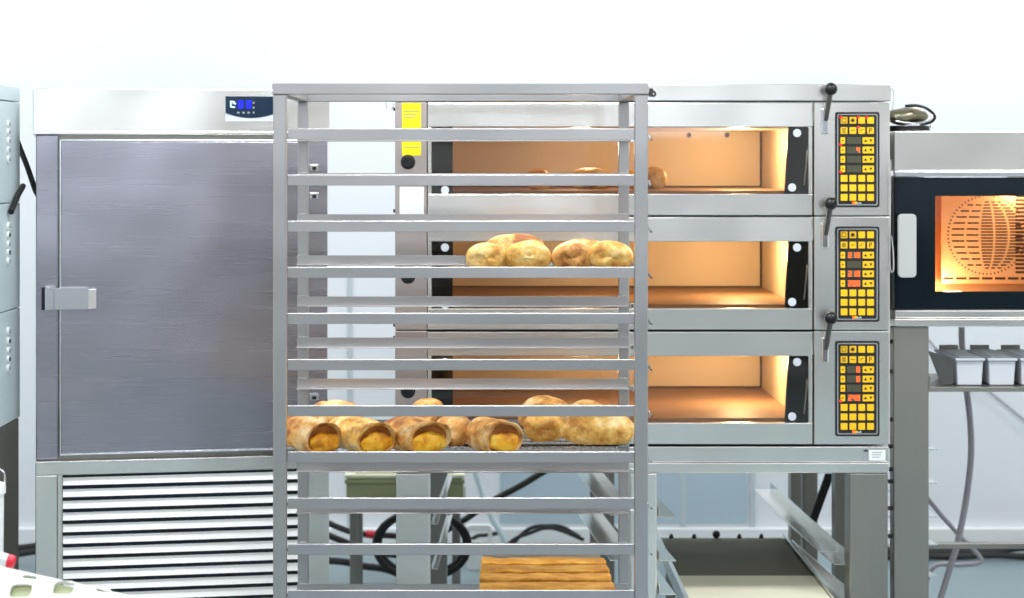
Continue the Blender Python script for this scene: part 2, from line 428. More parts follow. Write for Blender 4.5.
loaf(634, 444, 33, 33, 0.185, 96, zt_low, 'long yellow loaf lying sideways, rightmost on the lower shelf', GL, openend=False, cm='crust2', seed=7, taper=0.7)
loaf(356, 430, 50, 35, 0.14, 60, zt_low, 'pale roll at the back left of lower shelf, peeking over the rail', GL, openend=False, seed=8, Y=5.66)
loaf(427, 430, 44, 36, 0.14, 0, zt_low, 'golden rounded roll at the back of lower shelf above the yellow crumb roll', GL, openend=False, seed=9, Y=5.66)
loaf(545, 432, 56, 39, 0.13, 0, zt_low, 'large dark golden roll at the back middle right of lower shelf', GL, openend=False, cm='crust', seed=10, Y=5.66)
loaf(588, 432, 46, 34, 0.14, 0, zt_low, 'pale golden roll at the back right of lower shelf, behind the long yellow loaf', GL, openend=False, seed=11, Y=5.67)
loaf(487, 271, 45, 30, 0.13, 0, zt_up, 'small roll with bright yellow end, leftmost on the upper shelf', GU, openend=False, cm='crust2', seed=12)
loaf(529, 271, 50, 32, 0.12, 0, zt_up, 'pale rounded roll, second from left on the upper shelf front', GU, openend=False, seed=13, cm='crust2')
loaf(517, 267, 68, 36, 0.13, 0, zt_up, 'broad pale roll behind the two left rolls of the upper shelf', GU, openend=False, seed=14, Y=5.49)
loaf(572, 271, 43, 31, 0.13, 0, zt_up, 'browner blunt roll, third from left on the upper shelf front', GU, openend=False, seed=15)
loaf(612, 271, 49, 32, 0.13, 0, zt_up, 'pale yellow roll beside the rack post, rightmost on the upper shelf', GU, openend=False, seed=16, cm='crust2')
loaf(584, 267, 58, 30, 0.13, 0, zt_up, 'low pale roll behind the two right rolls of the upper shelf', GU, openend=False, seed=17, Y=5.49)

# four flat golden bars on the bottom visible level
for k in range(4):
    y0 = 5.224 + 0.109 * k; L = 0.322 - 0.002 * k; D = 0.095; H = 0.0165
    cx = X(546.5, 5.3)
    rnd = random.Random(40 + k); off = Vector((k * 7.3, 1, 3))
    nx, prof = 70, []
    for a in range(13):                          # cross-section: flat base, rounded shoulders, sloping top
        t = math.pi * a / 12
        prof.append((-math.copysign(abs(math.cos(t)) ** 0.22, math.cos(t)) * D / 2 + (0.006 if a == 0 else 0), math.sin(t) ** 0.22 * H if 0 < a < 12 else 0.0))
    vs = []; fs = []; npf = len(prof)
    for i in range(nx + 1):
        x = -L / 2 + L * i / nx; e = 1 if 0 < i < nx else 0.9
        for (py, pz) in prof:
            d = noise.noise(Vector((x * 25, py * 25, pz * 30)) + off)
            vs.append((x + d * 0.003, py * (1 + 0.06 * noise.noise(Vector((x * 12, k, 0)))) * e, max(0, pz * (1 + 0.22 * d) * (1 - 0.3 * py / D)) * e))
    for i in range(nx):
        for a in range(npf): fs.append((i * npf + a, (i + 1) * npf + a, (i + 1) * npf + (a + 1) % npf, i * npf + (a + 1) % npf))
    fs += [tuple(range(npf)), tuple(range(nx * npf, (nx + 1) * npf))]
    names = ['nearest the camera', 'second from the front', 'third from the front', 'farthest back']
    mb = MB().add([Vector(v) + Vector((cx, y0 + D / 2, zt_bot)) for v in vs], fs, 'bar')
    o = obj('flat_bread', mb, smooth=True, loc=(cx, y0 + D / 2, zt_bot))
    tag(o, 'long flat golden bread bar on the lowest visible shelf, ' + names[k], 'bread', 'flat bread bars')

# ------------------------------------------------------------------ deck ovens
OY = 6.3; PITCH = 114.5
SEG = {'0': 'abcdef', '1': 'bc', '2': 'abged', '3': 'abgcd', '5': 'afgcd', '8': 'abcdefg', '4': 'fgbc', '6': 'afgedc'}
def digit(mb, ch, cx, cz, w, h, y, m, t=None):
    t = t or w * 0.24
    s = {'a': (-w / 2, h / 2 - t, w / 2, h / 2), 'g': (-w / 2, -t / 2, w / 2, t / 2), 'd': (-w / 2, -h / 2, w / 2, -h / 2 + t),
         'f': (-w / 2, 0, -w / 2 + t, h / 2), 'b': (w / 2 - t, 0, w / 2, h / 2), 'e': (-w / 2, -h / 2, -w / 2 + t, 0), 'c': (w / 2 - t, -h / 2, w / 2, 0)}
    for g in SEG[ch]:
        a, b, c, d = s[g]; mb.box((cx + a, y, cz + b), (cx + c, y + 0.0006, cz + d), m)
def deck(k, label, shows, leds):
    o = PITCH * k
    def y(v): return v + o
    zb = Z(y(216), OY)
    t = thing('deck_oven', label, 'oven', (X(642, OY), OY + 0.55, zb + 0.001), 0, 'stacked deck ovens')
    YB = OY + 1.15
    zf = Z(y(194), OY) + 0.008                  # chamber floor
    cxl, cxr = -0.128, 0.912; yback = 7.2; zc = Z(y(126), OY)
    top, bot = y(102), y(215.6)
    cas = MB()
    cas.pbox(427.5, top + .3, 813, y(126), OY + 0.03, 1.1, 'steel')                     # roof of the chamber
    cas.box((X(427.5, OY), OY + 0.03, Z(bot, OY)), (X(813, OY), YB - 0.03, zf - 0.012), 'steel')
    cas.box((cxl - 0.02, yback + 0.03, Z(bot, OY)), (cxr + 0.02, YB - 0.025, zc), 'steel')
    cas.box((X(427.5, OY), OY + 0.03, zf - 0.012), (cxl - 0.012, YB - 0.03, zc), 'steel')
    obj('casing', cas, t)
    obj('side_panel', MB().pbox(395, top, 427, bot, OY, 1.13, 'steel_pink'), t, 0.002)
    ctl = obj('control_housing', MB().pbox(814, top, 890, bot, OY, 1.13, 'steel'), t, 0.003)
    lin_ = MB()
    e = 0.01
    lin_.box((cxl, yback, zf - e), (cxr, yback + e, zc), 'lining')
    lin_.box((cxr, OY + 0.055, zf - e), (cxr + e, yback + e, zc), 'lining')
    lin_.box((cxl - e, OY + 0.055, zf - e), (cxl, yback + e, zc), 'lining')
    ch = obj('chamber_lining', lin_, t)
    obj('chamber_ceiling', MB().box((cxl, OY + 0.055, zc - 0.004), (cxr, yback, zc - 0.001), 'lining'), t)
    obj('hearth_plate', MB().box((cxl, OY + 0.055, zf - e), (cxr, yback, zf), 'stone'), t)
    obj('corner_seam', MB().box((cxr - 0.006, yback - 0.006, zf + .001), (cxr - 0.001, yback - 0.001, zc - .005), 'slot').box((cxl + .001, yback - 0.006, zf + .001), (cxr - 0.006, yback - 0.001, zf + 0.005), 'slot'), ch)
    if k == 0:
        for px in (689, 727):
            c = P(px, 135, yback - 0.003)
            obj('steam_hole', MB().cyl(c, c + Vector((0, 0.004, 0)), 0.008, 'slot', 16), ch)
    # door: frame ring, glass and dark side strips behind the glass
    dr = MB()
    dr.pbox(427.8, y(102.8), 812.4, y(127), OY - 0.004, 0.03, 'steel')
    dr.pbox(427.8, y(194), 812.4, y(215.2), OY - 0.004, 0.03, 'steel')
    dr.pbox(427.8, y(127), 431.5, y(194), OY - 0.002, 0.028, 'steel')
    dr.pbox(808.5, y(127), 812.4, y(194), OY - 0.002, 0.028, 'steel')
    door = obj('door', dr, t, 0.002)
    obj('glass_pane', MB().pbox(431.6, y(127.2), 808.4, y(193.8), OY + 0.006, 0.006, 'glass'), door)
    for a, b2, c, d in ((432, 452, 453, 452), (787, 786, 808, 808)):
        Yd = OY + 0.022
        poly = [P(a + (0 if a < 500 else 1.5), y(126.5), Yd), P(c, y(126.5), Yd), P(c if a > 500 else 452.5, y(194.5), Yd), P(a if a < 500 else 784.5, y(194.5), Yd)]
        obj('dark_edge_strip', MB().prism(poly, (0, 0.01, 0), 'blackglass'), door)
    for px, py in ((445, 190), (445, 133), (797, 133), (792, 187.5)):
        c = P(px, y(py), OY + 0.005)
        obj('screw_cap', MB().cyl(c, c - Vector((0, 0.004, 0)), 4.1 / 349, 'bin', 24), door, 0.001)
    Ys = OY + 0.0215
    obj('seal_wire', MB().tube([P(807, y(150), Ys - .003), P(806, y(165), Ys - .004), P(804, y(185), Ys - .003)], 0.0022, 'steel_bright', 8), door, smooth=True)
    # lever with ball knob
    lv = MB()
    lv.pbox(821.5, y(108.5), 829, y(134), OY - 0.012, 0.011, 'chrome')
    lever = obj('lever', lv, t, 0.004)
    a = P(826, y(120), OY - 0.014); b = P(831, y(89), OY - 0.06)
    obj('lever_arm', MB().cyl(a, b, 0.0062, 'lever_metal', 14, 0.0075), lever, smooth=True)
    obj('ball_knob', MB().sphere(b, 6.5 / 352, 'black', 28, 18), lever, smooth=True)
    # round black knob on the left column
    c = P(408, y(162), OY)
    kn = MB().cyl(c + Vector((0, -0.001, 0)), c + Vector((0, -0.02, 0)), 0.0175, 'black', 28, 0.0155).cyl(c + Vector((0, -0.001, 0)), c + Vector((0, -0.004, 0)), 0.021, 'ink', 28)
    obj('knob', kn, t, 0.002, smooth=True)
    for py in (109, 211):
        c = P(394.8, y(py), OY)
        obj('hinge_pin', MB().cyl(c + Vector((-0.005, 0.012, 0)), c + Vector((0.001, 0.012, 0)), 0.005, 'ink', 14), t)
    # touch keypad
    pY = OY - 0.0035
    pl = MB().prism(rrect(X(835.3, pY), Z(y(207.3), pY), X(879.5, pY), Z(y(112), pY), 0.006, pY), (0, 0.003, 0), 'ink')
    bo = rrect(X(837.2, pY), Z(y(205.3), pY), X(877.6, pY), Z(y(114), pY), 0.005, pY - 0.0006)
    bi = rrect(X(838.2, pY), Z(y(204.3), pY), X(876.6, pY), Z(y(115), pY), 0.004, pY - 0.0006)
    n = len(bo); pl.add(bo + bi, [(i, (i + 1) % n, n + (i + 1) % n, n + i) for i in range(n)], 'gray_line')
    pan = obj('control_panel', pl, t)
    cols = (844, 852.8, 861.6, 870.4)
    def key(x0, y0, x1, y1, deco=None):
        mb = MB().prism(rrect(X(x0, pY), Z(y1, pY), X(x1, pY), Z(y0, pY), 0.0015, pY - 0.0025, 2), (0, 0.0025, 0), 'yellow')
        q = pY - 0.0032; cx = (x0 + x1) / 2; cy = (y0 + y1) / 2
        if deco == 'sq':
            for a, b, c, d in ((-2.2, -2.2, 2.2, -1.7), (-2.2, 1.7, 2.2, 2.2), (-2.2, -2.2, -1.7, 2.2), (1.7, -2.2, 2.2, 2.2)): mb.pbox(cx + a, cy + b, cx + c, cy + d, q, 0.0006, 'ink')
        if deco == 'star':
            for an in range(4):
                T = Matrix.Translation(P(cx, cy, q)) @ Matrix.Rotation(an * math.pi / 4, 4, 'Y')
                mb.box((-0.0065, 0, -0.001), (0.0065, 0.0006, 0.001), 'ink', T)
            mb.cyl(P(cx, cy, q), P(cx, cy, q + 0.0006), 0.0035, 'ink', 12)
        if deco == 'dash': mb.pbox(cx - 2, cy - .3, cx + 2, cy + .3, q, 0.0006, 'ink')
        if deco == 'slope': mb.prism([P(cx - 2.2, cy + 1, q), P(cx - 0.5, cy + .6, q), P(cx + .5, cy - .8, q), P(cx + 2.2, cy - 1, q), P(cx + 2.2, cy - 1.5, q), P(cx, cy - 1.2, q), P(cx - 1, cy + .2, q), P(cx - 2.2, cy + .5, q)], (0, .0006, 0), 'ink')
        if deco == 'lines':
            for dy in (-1.8, -.6, .6, 1.8): mb.pbox(cx - 2, cy + dy - .25, cx + 2, cy + dy + .25, q, 0.0006, 'ink')
        if deco == 'P':
            for a, b, c, d in ((-1.3, -2.4, -.5, 2.4), (-.5, -2.4, 1.3, -1.8), (-.5, -.2, 1.3, .4), (.8, -1.8, 1.4, -.2)): mb.pbox(cx + a, cy + b, cx + c, cy + d, q, 0.0006, 'ink')
        if deco == 'minus': mb.pbox(cx - 1, cy - .4, cx + 1, cy + .4, q, 0.0006, 'ink')
        if deco == 'arrows':
            for sx, s in ((-2.6, 1), (2.7, -1)):
                mb.prism([P(cx + sx - 1.6, cy + 1.3 * s, q), P(cx + sx + 1.6, cy + 1.3 * s, q), P(cx + sx, cy - 1.5 * s, q)], (0, .0006, 0), 'ink')
        obj('key', mb, pan)
    for r, yy in enumerate((120.3, 130.5, 178.4, 187.8, 197.3)):
        dec = {0: ('sq', 'star', None, None), 1: ('lines', 'dash', 'slope', 'P')}.get(r, (None,) * 4)
        for cx, dd in zip(cols, dec): key(cx - 3.35, y(yy - 3.35), cx + 3.35, y(yy + 3.35), dd)
    for r, yy in enumerate((140.6, 150, 159.3, 168.9)):
        key(840.5, y(yy - 3.35), 845, y(yy + 3.35), 'minus')
        key(862.6, y(yy - 3.35), 873.8, y(yy + 3.35), 'arrows')
        db = MB().pbox(847.3, y(yy - 3.4), 861, y(yy + 3.4), pY - 0.0015, 0.0015, 'lcd_off')
        for q, ch_ in enumerate(shows[r]):
            m = 'led_orange' if ch_ != ' ' else 'ink'
            cpt = P(850 + 4.1 * q, y(yy), pY - 0.0022)
            digit(db, ch_ if ch_ != ' ' else '8', cpt.x, cpt.z, 0.0085, 0.0155, cpt.y, m, 0.0022 if ch_ != ' ' else 0.0006)
        obj('display', db, pan)
    for px, py in leds:
        c = P(px, y(py), pY - 0.003)
        obj('indicator_light', MB().cyl(c, c + Vector((0, 0.0005, 0)), 0.0034, 'led_red', 12), pan)
    lg = MB().pbox(852.5, y(201.7), 854.7, y(204), pY - 0.001, 0.0008, 'led_orange').pbox(854.9, y(201.7), 857, y(204), pY - 0.001, 0.0008, 'yellow')
    obj('emblem', lg, pan)
    text_mesh('kolb', 0.0088, 'white_plastic', P(857.2, y(203.9), pY - 0.0008), pan, squash=.8)
    # chamber lamps
    for lx, ly, pw, col in ((0.78, OY + 0.42, 3.9, (1, 0.77, 0.45)), (0.3, OY + 0.34, 1.7, (1, 0.8, 0.56))):
        l = bpy.data.lights.new('chamber_lamp', 'POINT'); l.energy = pw; l.color = col; l.shadow_soft_size = 0.03
        lo = bpy.data.objects.new('chamber_lamp_light', l); lo.location = (lx, ly, zc - 0.05); COL.objects.link(lo)
    lamp = MB().cyl((cxr - 0.001, OY + 0.15, zc - 0.05), (cxr - 0.012, OY + 0.15, zc - 0.05), 0.02, 'steel_bright', 16)
    obj('lamp_socket', lamp, ch)
    return t
d1 = deck(0, 'top deck oven of the stack, with yellow sticker and rolls inside', ['   ', '  4', '   ', '   '], ((841, 117.3), (858.4, 117.3), (867, 117.3), (858.4, 127.5), (840.8, 144.5), (840.8, 172)))
d2 = deck(1, 'middle deck oven of the stack, three displays lit orange', ['210', '   ', '210', '200'], ())
d3 = deck(2, 'bottom deck oven of the stack, directly on the steel stand', ['  0', '  0', '   ', '240'], ((840.8, 172),))
# sticker, white plate
st = MB().pbox(402, 103, 421, 155.5, OY - 0.0012, 0.001, 'yellow_label')
for i, yy in enumerate((111, 114, 117)): st.pbox(404, yy, 419 - i * 2, yy + 1, OY - 0.0016, 0.0004, 'olive')
st.pbox(404, 147, 419, 148, OY - 0.0016, 0.0004, 'olive')
obj('warning_sticker', st, d1)['label'] = 'yellow sticker with small print'
obj('cover_plate', MB().pbox(399.5, 187, 424, 214.5, OY - 0.004, 0.0035, 'white_plastic'), d1, 0.002)['label'] = 'white cover plate'
# top cover with maker lettering
tc_ = thing('oven_cover', 'long flat steel top cover with black lettering above the deck ovens', 'cover', (X(642, OY), OY + 0.55, Z(101.6, OY)))
obj('cover_panel', MB().pbox(394.5, 84, 891, 101, OY - 0.006, 1.16, 'steel'), tc_, 0.003)
text_mesh('kolb', 0.031, 'ink', P(639.0, 96.3, OY - 0.0068), tc_, bold=0.0016, squash=0.9)
tc_.children[0].name = 'cover_panel'
# hanging wires at the cover
# rolls inside the top deck
zf1 = Z(194, OY) + 0.008
for i, (px, yy, w_, h_, lb, cm) in enumerate(((538, 6.45, 28, 24, 'orange glowing roll seen through the top oven glass, left', 'crumb'), (592, 6.5, 44, 24, 'flat pale roll behind the top oven glass, second from left', 'crust2'), (629, 6.48, 24, 23, 'small roll behind the rack post inside the top oven', 'crumb'), (655, 6.5, 26, 25, 'pale roll inside the top oven beside the rack post, rightmost of four', 'crust2'))):
    loaf(px, 0, w_, h_, 0.09, 0, zf1 + 0.001, lb, 'rolls baking in the top deck oven', openend=False, cm=cm, seed=60 + i, Y=yy)

# ------------------------------------------------------------------ oven stand
zs = lambda py: Z(py, OY)
stand = thing('oven_stand', 'steel stand with square legs and tray runners carrying the deck ovens', 'stand', (X(642, OY), OY + 0.55, 0))
obj('upper_band', MB().pbox(396, 446.6, 889, 462.2, OY + 0.004, 1.12, 'steel'), stand, 0.002)
obj('top_frame', MB().pbox(395, 463, 889, 473, OY - 0.004, 0.05, 'steel').box((X(396, OY), OY + 1.05, zs(473)), (X(889, OY), OY + 1.13, zs(463)), 'steel')
    .box((X(396, OY), OY + .046, zs(473)), (X(412, OY), OY + 1.05, zs(463)), 'steel').box((X(870, OY), OY + .046, zs(473)), (X(889, OY), OY + 1.05, zs(463)), 'steel'), stand, 0.002)
lb = MB().pbox(862.5, 448.8, 886.5, 461.2, OY + 0.0025, 0.0012, 'gray_line').pbox(869, 450, 885.6, 460.5, OY + 0.002, 0.0005, 'white_plastic').pbox(864, 449.8, 868, 451.6, OY + 0.002, 0.0005, 'ink')
for r in range(3): lb.pbox(872, 452 + 2.4 * r, 882 - r, 452.8 + 2.4 * r, OY + 0.0015, 0.0005, 'gray_line')
obj('rating_plate', lb, stand)['label'] = 'small silver and white rating plate'
zt = zs(473) - 0.001
for (x0, x1, ya, yb, m) in ((396, 430, OY, OY + 0.09, 'steel'), (849.5, 888, OY, OY + 0.09, 'steel_dark'), (630, 657, OY, OY + 0.08, 'steel')):
    obj('leg', MB().box((X(x0, OY), ya, 0), (X(x1, OY), yb, zt), m), stand, 0.004)
for (xa, xb, ya, yb) in ((1.03, 1.066, 7.36, 7.43), (1.075, 1.12, 7.36, 7.43), (-0.185, -0.12, 7.36, 7.43), (1.096, 1.14, 6.85, 6.92), (0.36, 0.44, 7.36, 7.43)):
    obj('leg', MB().box((xa, ya, 0), (xb, yb, zt), 'steel_dark'), stand, 0.003)
obj('cross_brace', MB().prism([P(826, 474, 7.0), P(834.5, 474, 7.0), P(817, 522, 7.0), P(809, 522, 7.0)], (0, 0.02, 0), 'rubber'), stand, 0.002)
def runner(a, b, wid, side, name='tray_runner', h=0.028):   # L-shaped runner from front point a to rear point b
    a = Vector(a); b = Vector(b); th = 0.003; sx = Vector((wid * side, 0, 0)); up = Vector((0, 0, h)); t3 = Vector((0, 0, th)); tx = Vector((th * side, 0, 0))
    mb = MB()
    mb.add([a, a + sx, b + sx, b, a + t3, a + sx + t3, b + sx + t3, b + t3], [(0, 3, 2, 1), (4, 5, 6, 7), (0, 1, 5, 4), (1, 2, 6, 5), (2, 3, 7, 6), (3, 0, 4, 7)], 'steel')
    mb.add([a, a + tx, b + tx, b, a + up, a + tx + up, b + tx + up, b + up], [(0, 3, 2, 1), (4, 5, 6, 7), (0, 1, 5, 4), (1, 2, 6, 5), (2, 3, 7, 6), (3, 0, 4, 7)], 'steel')
    return obj(name, mb, stand, 0.0008, seg=1)
def rp(px, py, Y): return P(px, py, Y)
runner(rp(837, 552, 6.42), rp(770, 490, 7.36), -0.055, 1)
runner(rp(853, 565, 6.40), rp(790, 512, 7.35), -0.055, 1)
runner(rp(857, 606, 6.40), rp(792, 548, 7.35), -0.055, 1)
for z in (0.592, 0.466, 0.34 + .03):
    runner((0.505, OY + 0.02, z), (0.44, 7.35, z), 0.05, 1)
for z in (0.60, 0.47):
    runner((0.425, OY + 0.02, z - .002), (0.355, 7.35, z - .002), -0.06, 1)
    runner((-0.15, OY + 0.092, z - .04), (-0.12, 7.35, z - .04), 0.018, 1, h=0.015)
    
# loader board lying low in the right bay
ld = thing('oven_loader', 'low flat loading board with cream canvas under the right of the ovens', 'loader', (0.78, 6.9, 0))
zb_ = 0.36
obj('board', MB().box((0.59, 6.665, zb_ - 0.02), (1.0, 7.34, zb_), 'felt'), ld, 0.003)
obj('canvas_belt', MB().box((0.59, 6.0, zb_ - 0.02), (1.0, 6.663, zb_ + 0.002), 'canvas'), ld, 0.004)
for x0 in (0.575, 1.0015):
    obj('side_rail', MB().box((x0, 6.0, zb_ - 0.035), (x0 + 0.013, 7.35, zb_ + 0.012), 'steel'), ld, 0.002)
for px in (671, 694, 739, 761):
    x = X(px, 7.34)
    obj('peg', MB().cyl((x, 7.33, zb_), (x, 7.33, zb_ + 0.014), 0.009, 'ink', 14, 0.004), ld)
obj('peg', MB().sphere((X(716, 7.34), 7.33, zb_ + 0.013), 0.013, 'ink'), ld, smooth=True)
for x0 in (0.6, 0.96):
    for y0 in (6.1, 7.2): obj('foot', MB().box((x0, y0, 0), (x0 + 0.03, y0 + 0.03, zb_ - 0.021), 'steel_dark'), ld, 0.002)

# ------------------------------------------------------------------ chiller cabinet on the left
FX, FYY, FA = X(34, 6.2), 6.2, math.radians(11.2)
ca, sa = math.cos(FA), math.sin(FA)
fr = thing('chiller_cabinet', 'large stainless steel chiller cabinet with blank door and white louvres', 'chiller', (FX, FYY, 0), FA)
def U(px):
    k = (px - VX) / F
    return (k * FYY - FX) / (ca - k * sa)
def FZ(px, py): return Z(py, FYY + U(px) * sa)
UW = U(329)
H0, H1, H2, H3 = FZ(34, 88), FZ(34, 134.5), FZ(34, 461), FZ(34, 475)
def lb_(a, b, m, mb=None): return (mb or MB()).box(a, b, m)
D = 0.8
body = MB()
body.box((0.005, 0.02, 0.12), (UW - 0.004, D, H1 + 0.003), 'steel_dark')
obj('body', body, fr, 0.003, local=True)
obj('header_panel', lb_((-0.003, -0.012, H1), (UW, D - 0.001, H0), 'steel').box((-0.003, -0.016, H1), (UW, -0.012, H1 + 0.01), 'steel'), fr, 0.003, local=True)
dx0, dx1 = U(59.5), U(303)
dz1, dz0 = FZ(60, 139.5), FZ(60, 454.5)
obj('stile', lb_((0.006, 0.0, H2 + 0.004), (dx0 - 0.004, 0.019, H1 - 0.002), 'steel_door'), fr, 0.002, local=True)
obj('stile', lb_((dx1 + 0.008, 0.0, H2 + 0.004), (UW - 0.004, 0.019, H1 - 0.002), 'steel_door'), fr, 0.002, local=True)
door = obj('door', lb_((dx0 + 0.004, -0.028, dz0 + 0.004), (dx1, 0.018, dz1 - 0.004), 'steel_door'), fr, 0.003, local=True)
ed = lb_((dx0, -0.03, dz0), (dx0 + 0.0045, 0.016, dz1), 'steel_bright').box((dx0, -0.03, dz1 - 0.0045), (dx1, 0.016, dz1), 'steel_bright').box((dx0, -0.03, dz0), (dx1, 0.016, dz0 + 0.0045), 'steel_bright')
o = obj('door_edge_trim', ed, door, 0.001, local=True)
hb = MB()
hz0, hz1 = FZ(60, 309.5), FZ(60, 287)
hb.box((U(41.5), -0.012, hz0), (U(46), 0.0, hz1), 'black').box((U(45), -0.046, hz0 + .002), (U(88), -0.03, hz1), 'steel_bright').box((U(45), -0.034, hz0 + .002), (U(55), 0.0, hz1), 'steel')
hb.prism([Vector((U(88), -0.046, hz0 + .002)), Vector((U(96), -0.04, hz0 + 0.004)), Vector((U(96), -0.031, hz0 + 0.004)), Vector((U(88), -0.03, hz0 + .002))], (0, 0, hz1 - hz0 - 0.008), 'steel_bright')
hb.box((U(53.5), -0.0475, hz0 + .004), (U(54.3), -0.046, hz1 - .002), 'steel_dark')
obj('door_handle', hb, door, 0.0015, local=True)
for py, pb in ((168, 'w'), (196, 'w'), (397, 'w')):
    zz = FZ(312, py)
    obj('latch_plate', lb_((U(309.5), -0.006, zz - 0.008), (U(318), -0.001, zz + 0.01), 'steel_bright').box((U(312), -0.012, zz - 0.006), (U(316), -0.006, zz + 0.004), 'black'), fr, 0.001, local=True)
# digital controller
cz1, cz0 = FZ(240, 96.5), FZ(240, 121.5)
cu0, cu1 = U(225), U(278)
cp = lb_((cu0, -0.017, cz0), (cu1, -0.012, cz1), 'bin')
n = 20; low = []
for i in range(n + 1):
    u = cu0 + (cu1 - cu0) * i / n; s_ = 1 - (2 * (i / n) - 0.95) ** 2
    low.append(Vector((u, -0.0185, cz0 + (cz1 - cz0) * (0.36 - 0.22 * s_))))
cp.prism(low + [Vector((cu1, -0.0185, cz1)), Vector((cu0, -0.0185, cz1))], (0, 0.0015, 0), 'navy')
ctl = obj('controller', cp, fr, local=True)
db = MB()
for q, px in ((0, 240), (0, 248)):
    digit(db, '8', U(px), FZ(px, 104.5), 0.013, 0.021, -0.0195, 'led_blue', 0.0042)
obj('display', db, ctl, local=True)
ic = MB(); c0 = (U(232.5), FZ(232, 104.5))
for a, b in ((-4, 5), (-1, 5), (2, 4), (-4, 2), (-4, -1), (-4, -4), (-1, -5), (2, -5), (4, 1), (1, 2)):
    ic.box((c0[0] + a * 0.0016 - .002, -0.0195, c0[1] + b * 0.0016 - .002), (c0[0] + a * 0.0016 + .002, -0.0188, c0[1] + b * 0.0016 + .002), 'led_white')
obj('icon', ic, ctl, local=True)
bt = MB()
for px, py, ww in ((237.7, 112.8, .007), (243, 112.8, .007), (248, 112.8, .007), (253, 103, .005), (253, 107.8, .005), (253, 112.8, .005)):
    bt.box((U(px) - ww / 2, -0.0195, FZ(px, py) - 0.0025), (U(px) + ww / 2, -0.0188, FZ(px, py) + 0.0025), 'gray_line')
obj('button_mark', bt, ctl, local=True)
# lower housing and louvre
obj('lower_frame', lb_((0.004, -0.02, H3), (UW - 0.002, 0.019, H2), 'steel').box((0.004, -0.02, 0.1), (U(57), 0.019, H3), 'steel').box((U(57) + .001, -0.006, 0.1), (U(62.5), 0.019, H3), 'steel')
    .box((U(306), -0.02, 0.1), (UW - 0.002, 0.019, H3), 'steel'), fr, 0.002, local=True)
obj('louvre_backing', lb_((U(62.5) + .001, 0.01, 0.12), (U(306) - .001, 0.018, H3 - .001), 'dark_gap'), fr, local=True)
sl = MB(); pt = 11.62 * 6.23 / F; z = H3 - 0.010
while z > 0.16:
    a0, a1 = U(62.5) + 0.001, U(306) - 0.001
    pr = [Vector((a0, -0.018, z - 0.0195)), Vector((a0, -0.0165, z - 0.0195)), Vector((a0, -0.0015, z)), Vector((a0, -0.003, z + 0.0005))]
    sl.prism(pr, (a1 - a0, 0, 0), 'white_paint'); z -= pt
obj('louvre_slats', sl, fr, local=True)
for a in (0.03, UW - 0.08):
    for b in (0.05, D - 0.1): obj('foot', MB().cyl((a + .02, b, 0), (a + .02, b, 0.12), 0.02, 'steel_dark', 16), fr, local=True)

# ------------------------------------------------------------------ pale module stack at the far left
SX = -1.325
ms = thing('proofer_unit', 'pale blue-grey cabinet edge with columns of round dials at far left', 'cabinet', (SX - 0.3, 5.9, 0))
ybk = 6.32
zz_ = [Z(87, 6.3), Z(102.5, 6.3), Z(202, 6.3), Z(307, 6.3), Z(417, 6.3)]
for i in range(4):
    z1, z0 = zz_[i] - 0.0015, zz_[i + 1] + 0.0015
    r = 0.03; pts = []
    for (cx, cy, a0) in ((SX - r, ybk - r, 0), (SX - 0.6 + r, ybk - r, 90), (SX - 0.6 + r, 5.4 + r, 180), (SX - r, 5.4 + r, 270)):
        for q in range(7):
            a = math.radians(a0 + 15 * q); pts.append(Vector((cx + r * math.cos(a), cy + r * math.sin(a), z0)))
    mod = obj('module' if i else 'lid', MB().prism(pts, (0, 0, z1 - z0), 'pale_blue'), ms, 0.002)
    if i:
        cols_ = {1: (124, 132, 141, 150, 159), 2: (226, 235, 244, 252.5, 261), 3: (331, 341, 350.5, 359, 368)}[i]
        for q, py in enumerate(cols_):
            Yd = 6.13; zz = Z(py, Yd)
            obj('dial', MB().cyl((SX, Yd, zz), (SX + 0.006, Yd, zz), 0.012, 'white_plastic', 18).cyl((SX + .006, Yd - .001, zz), (SX + 0.009, Yd - .001, zz), 0.006, 'ink' if q % 2 and i > 1 else 'gray_line', 12), mod, 0.001)
zl = zz_[4]
obj('base_housing', MB().box((SX - 0.55, 5.45, 0.10), (SX - 0.004, 6.3, zl - 0.002), 'steel_dark'), ms, 0.004)
for a in (SX - 0.5, SX - 0.06):
    for b in (5.5, 6.22): obj('foot', MB().cyl((a, b, 0), (a, b, 0.1), 0.022, 'black', 16), ms)
# black straps / cables between
tag(obj('power_cable', MB().tube([(SX - 0.05, 6.42, Z(120, 6.42)), P(17, 140, 6.5), P(27, 166, 6.5), P(36, 192, 6.5), P(45, 215, 6.52), P(47, 330, 6.9), (-1.42, 7.15, 0.3), (-1.44, 7.2, 0.012)], 0.0085, 'rubber', 10), smooth=True), 'thick black cable hanging behind the pale dial cabinet and the chiller', 'cable')
tag(obj('cable_end', MB().tube([(SX + 0.012, 6.28, Z(186, 6.28)), P(17, 197, 6.2) , (SX + .012, 6.12, Z(212, 6.12))], 0.0085, 'rubber', 10), smooth=True), 'short black cable piece against the dial cabinet side', 'cable')

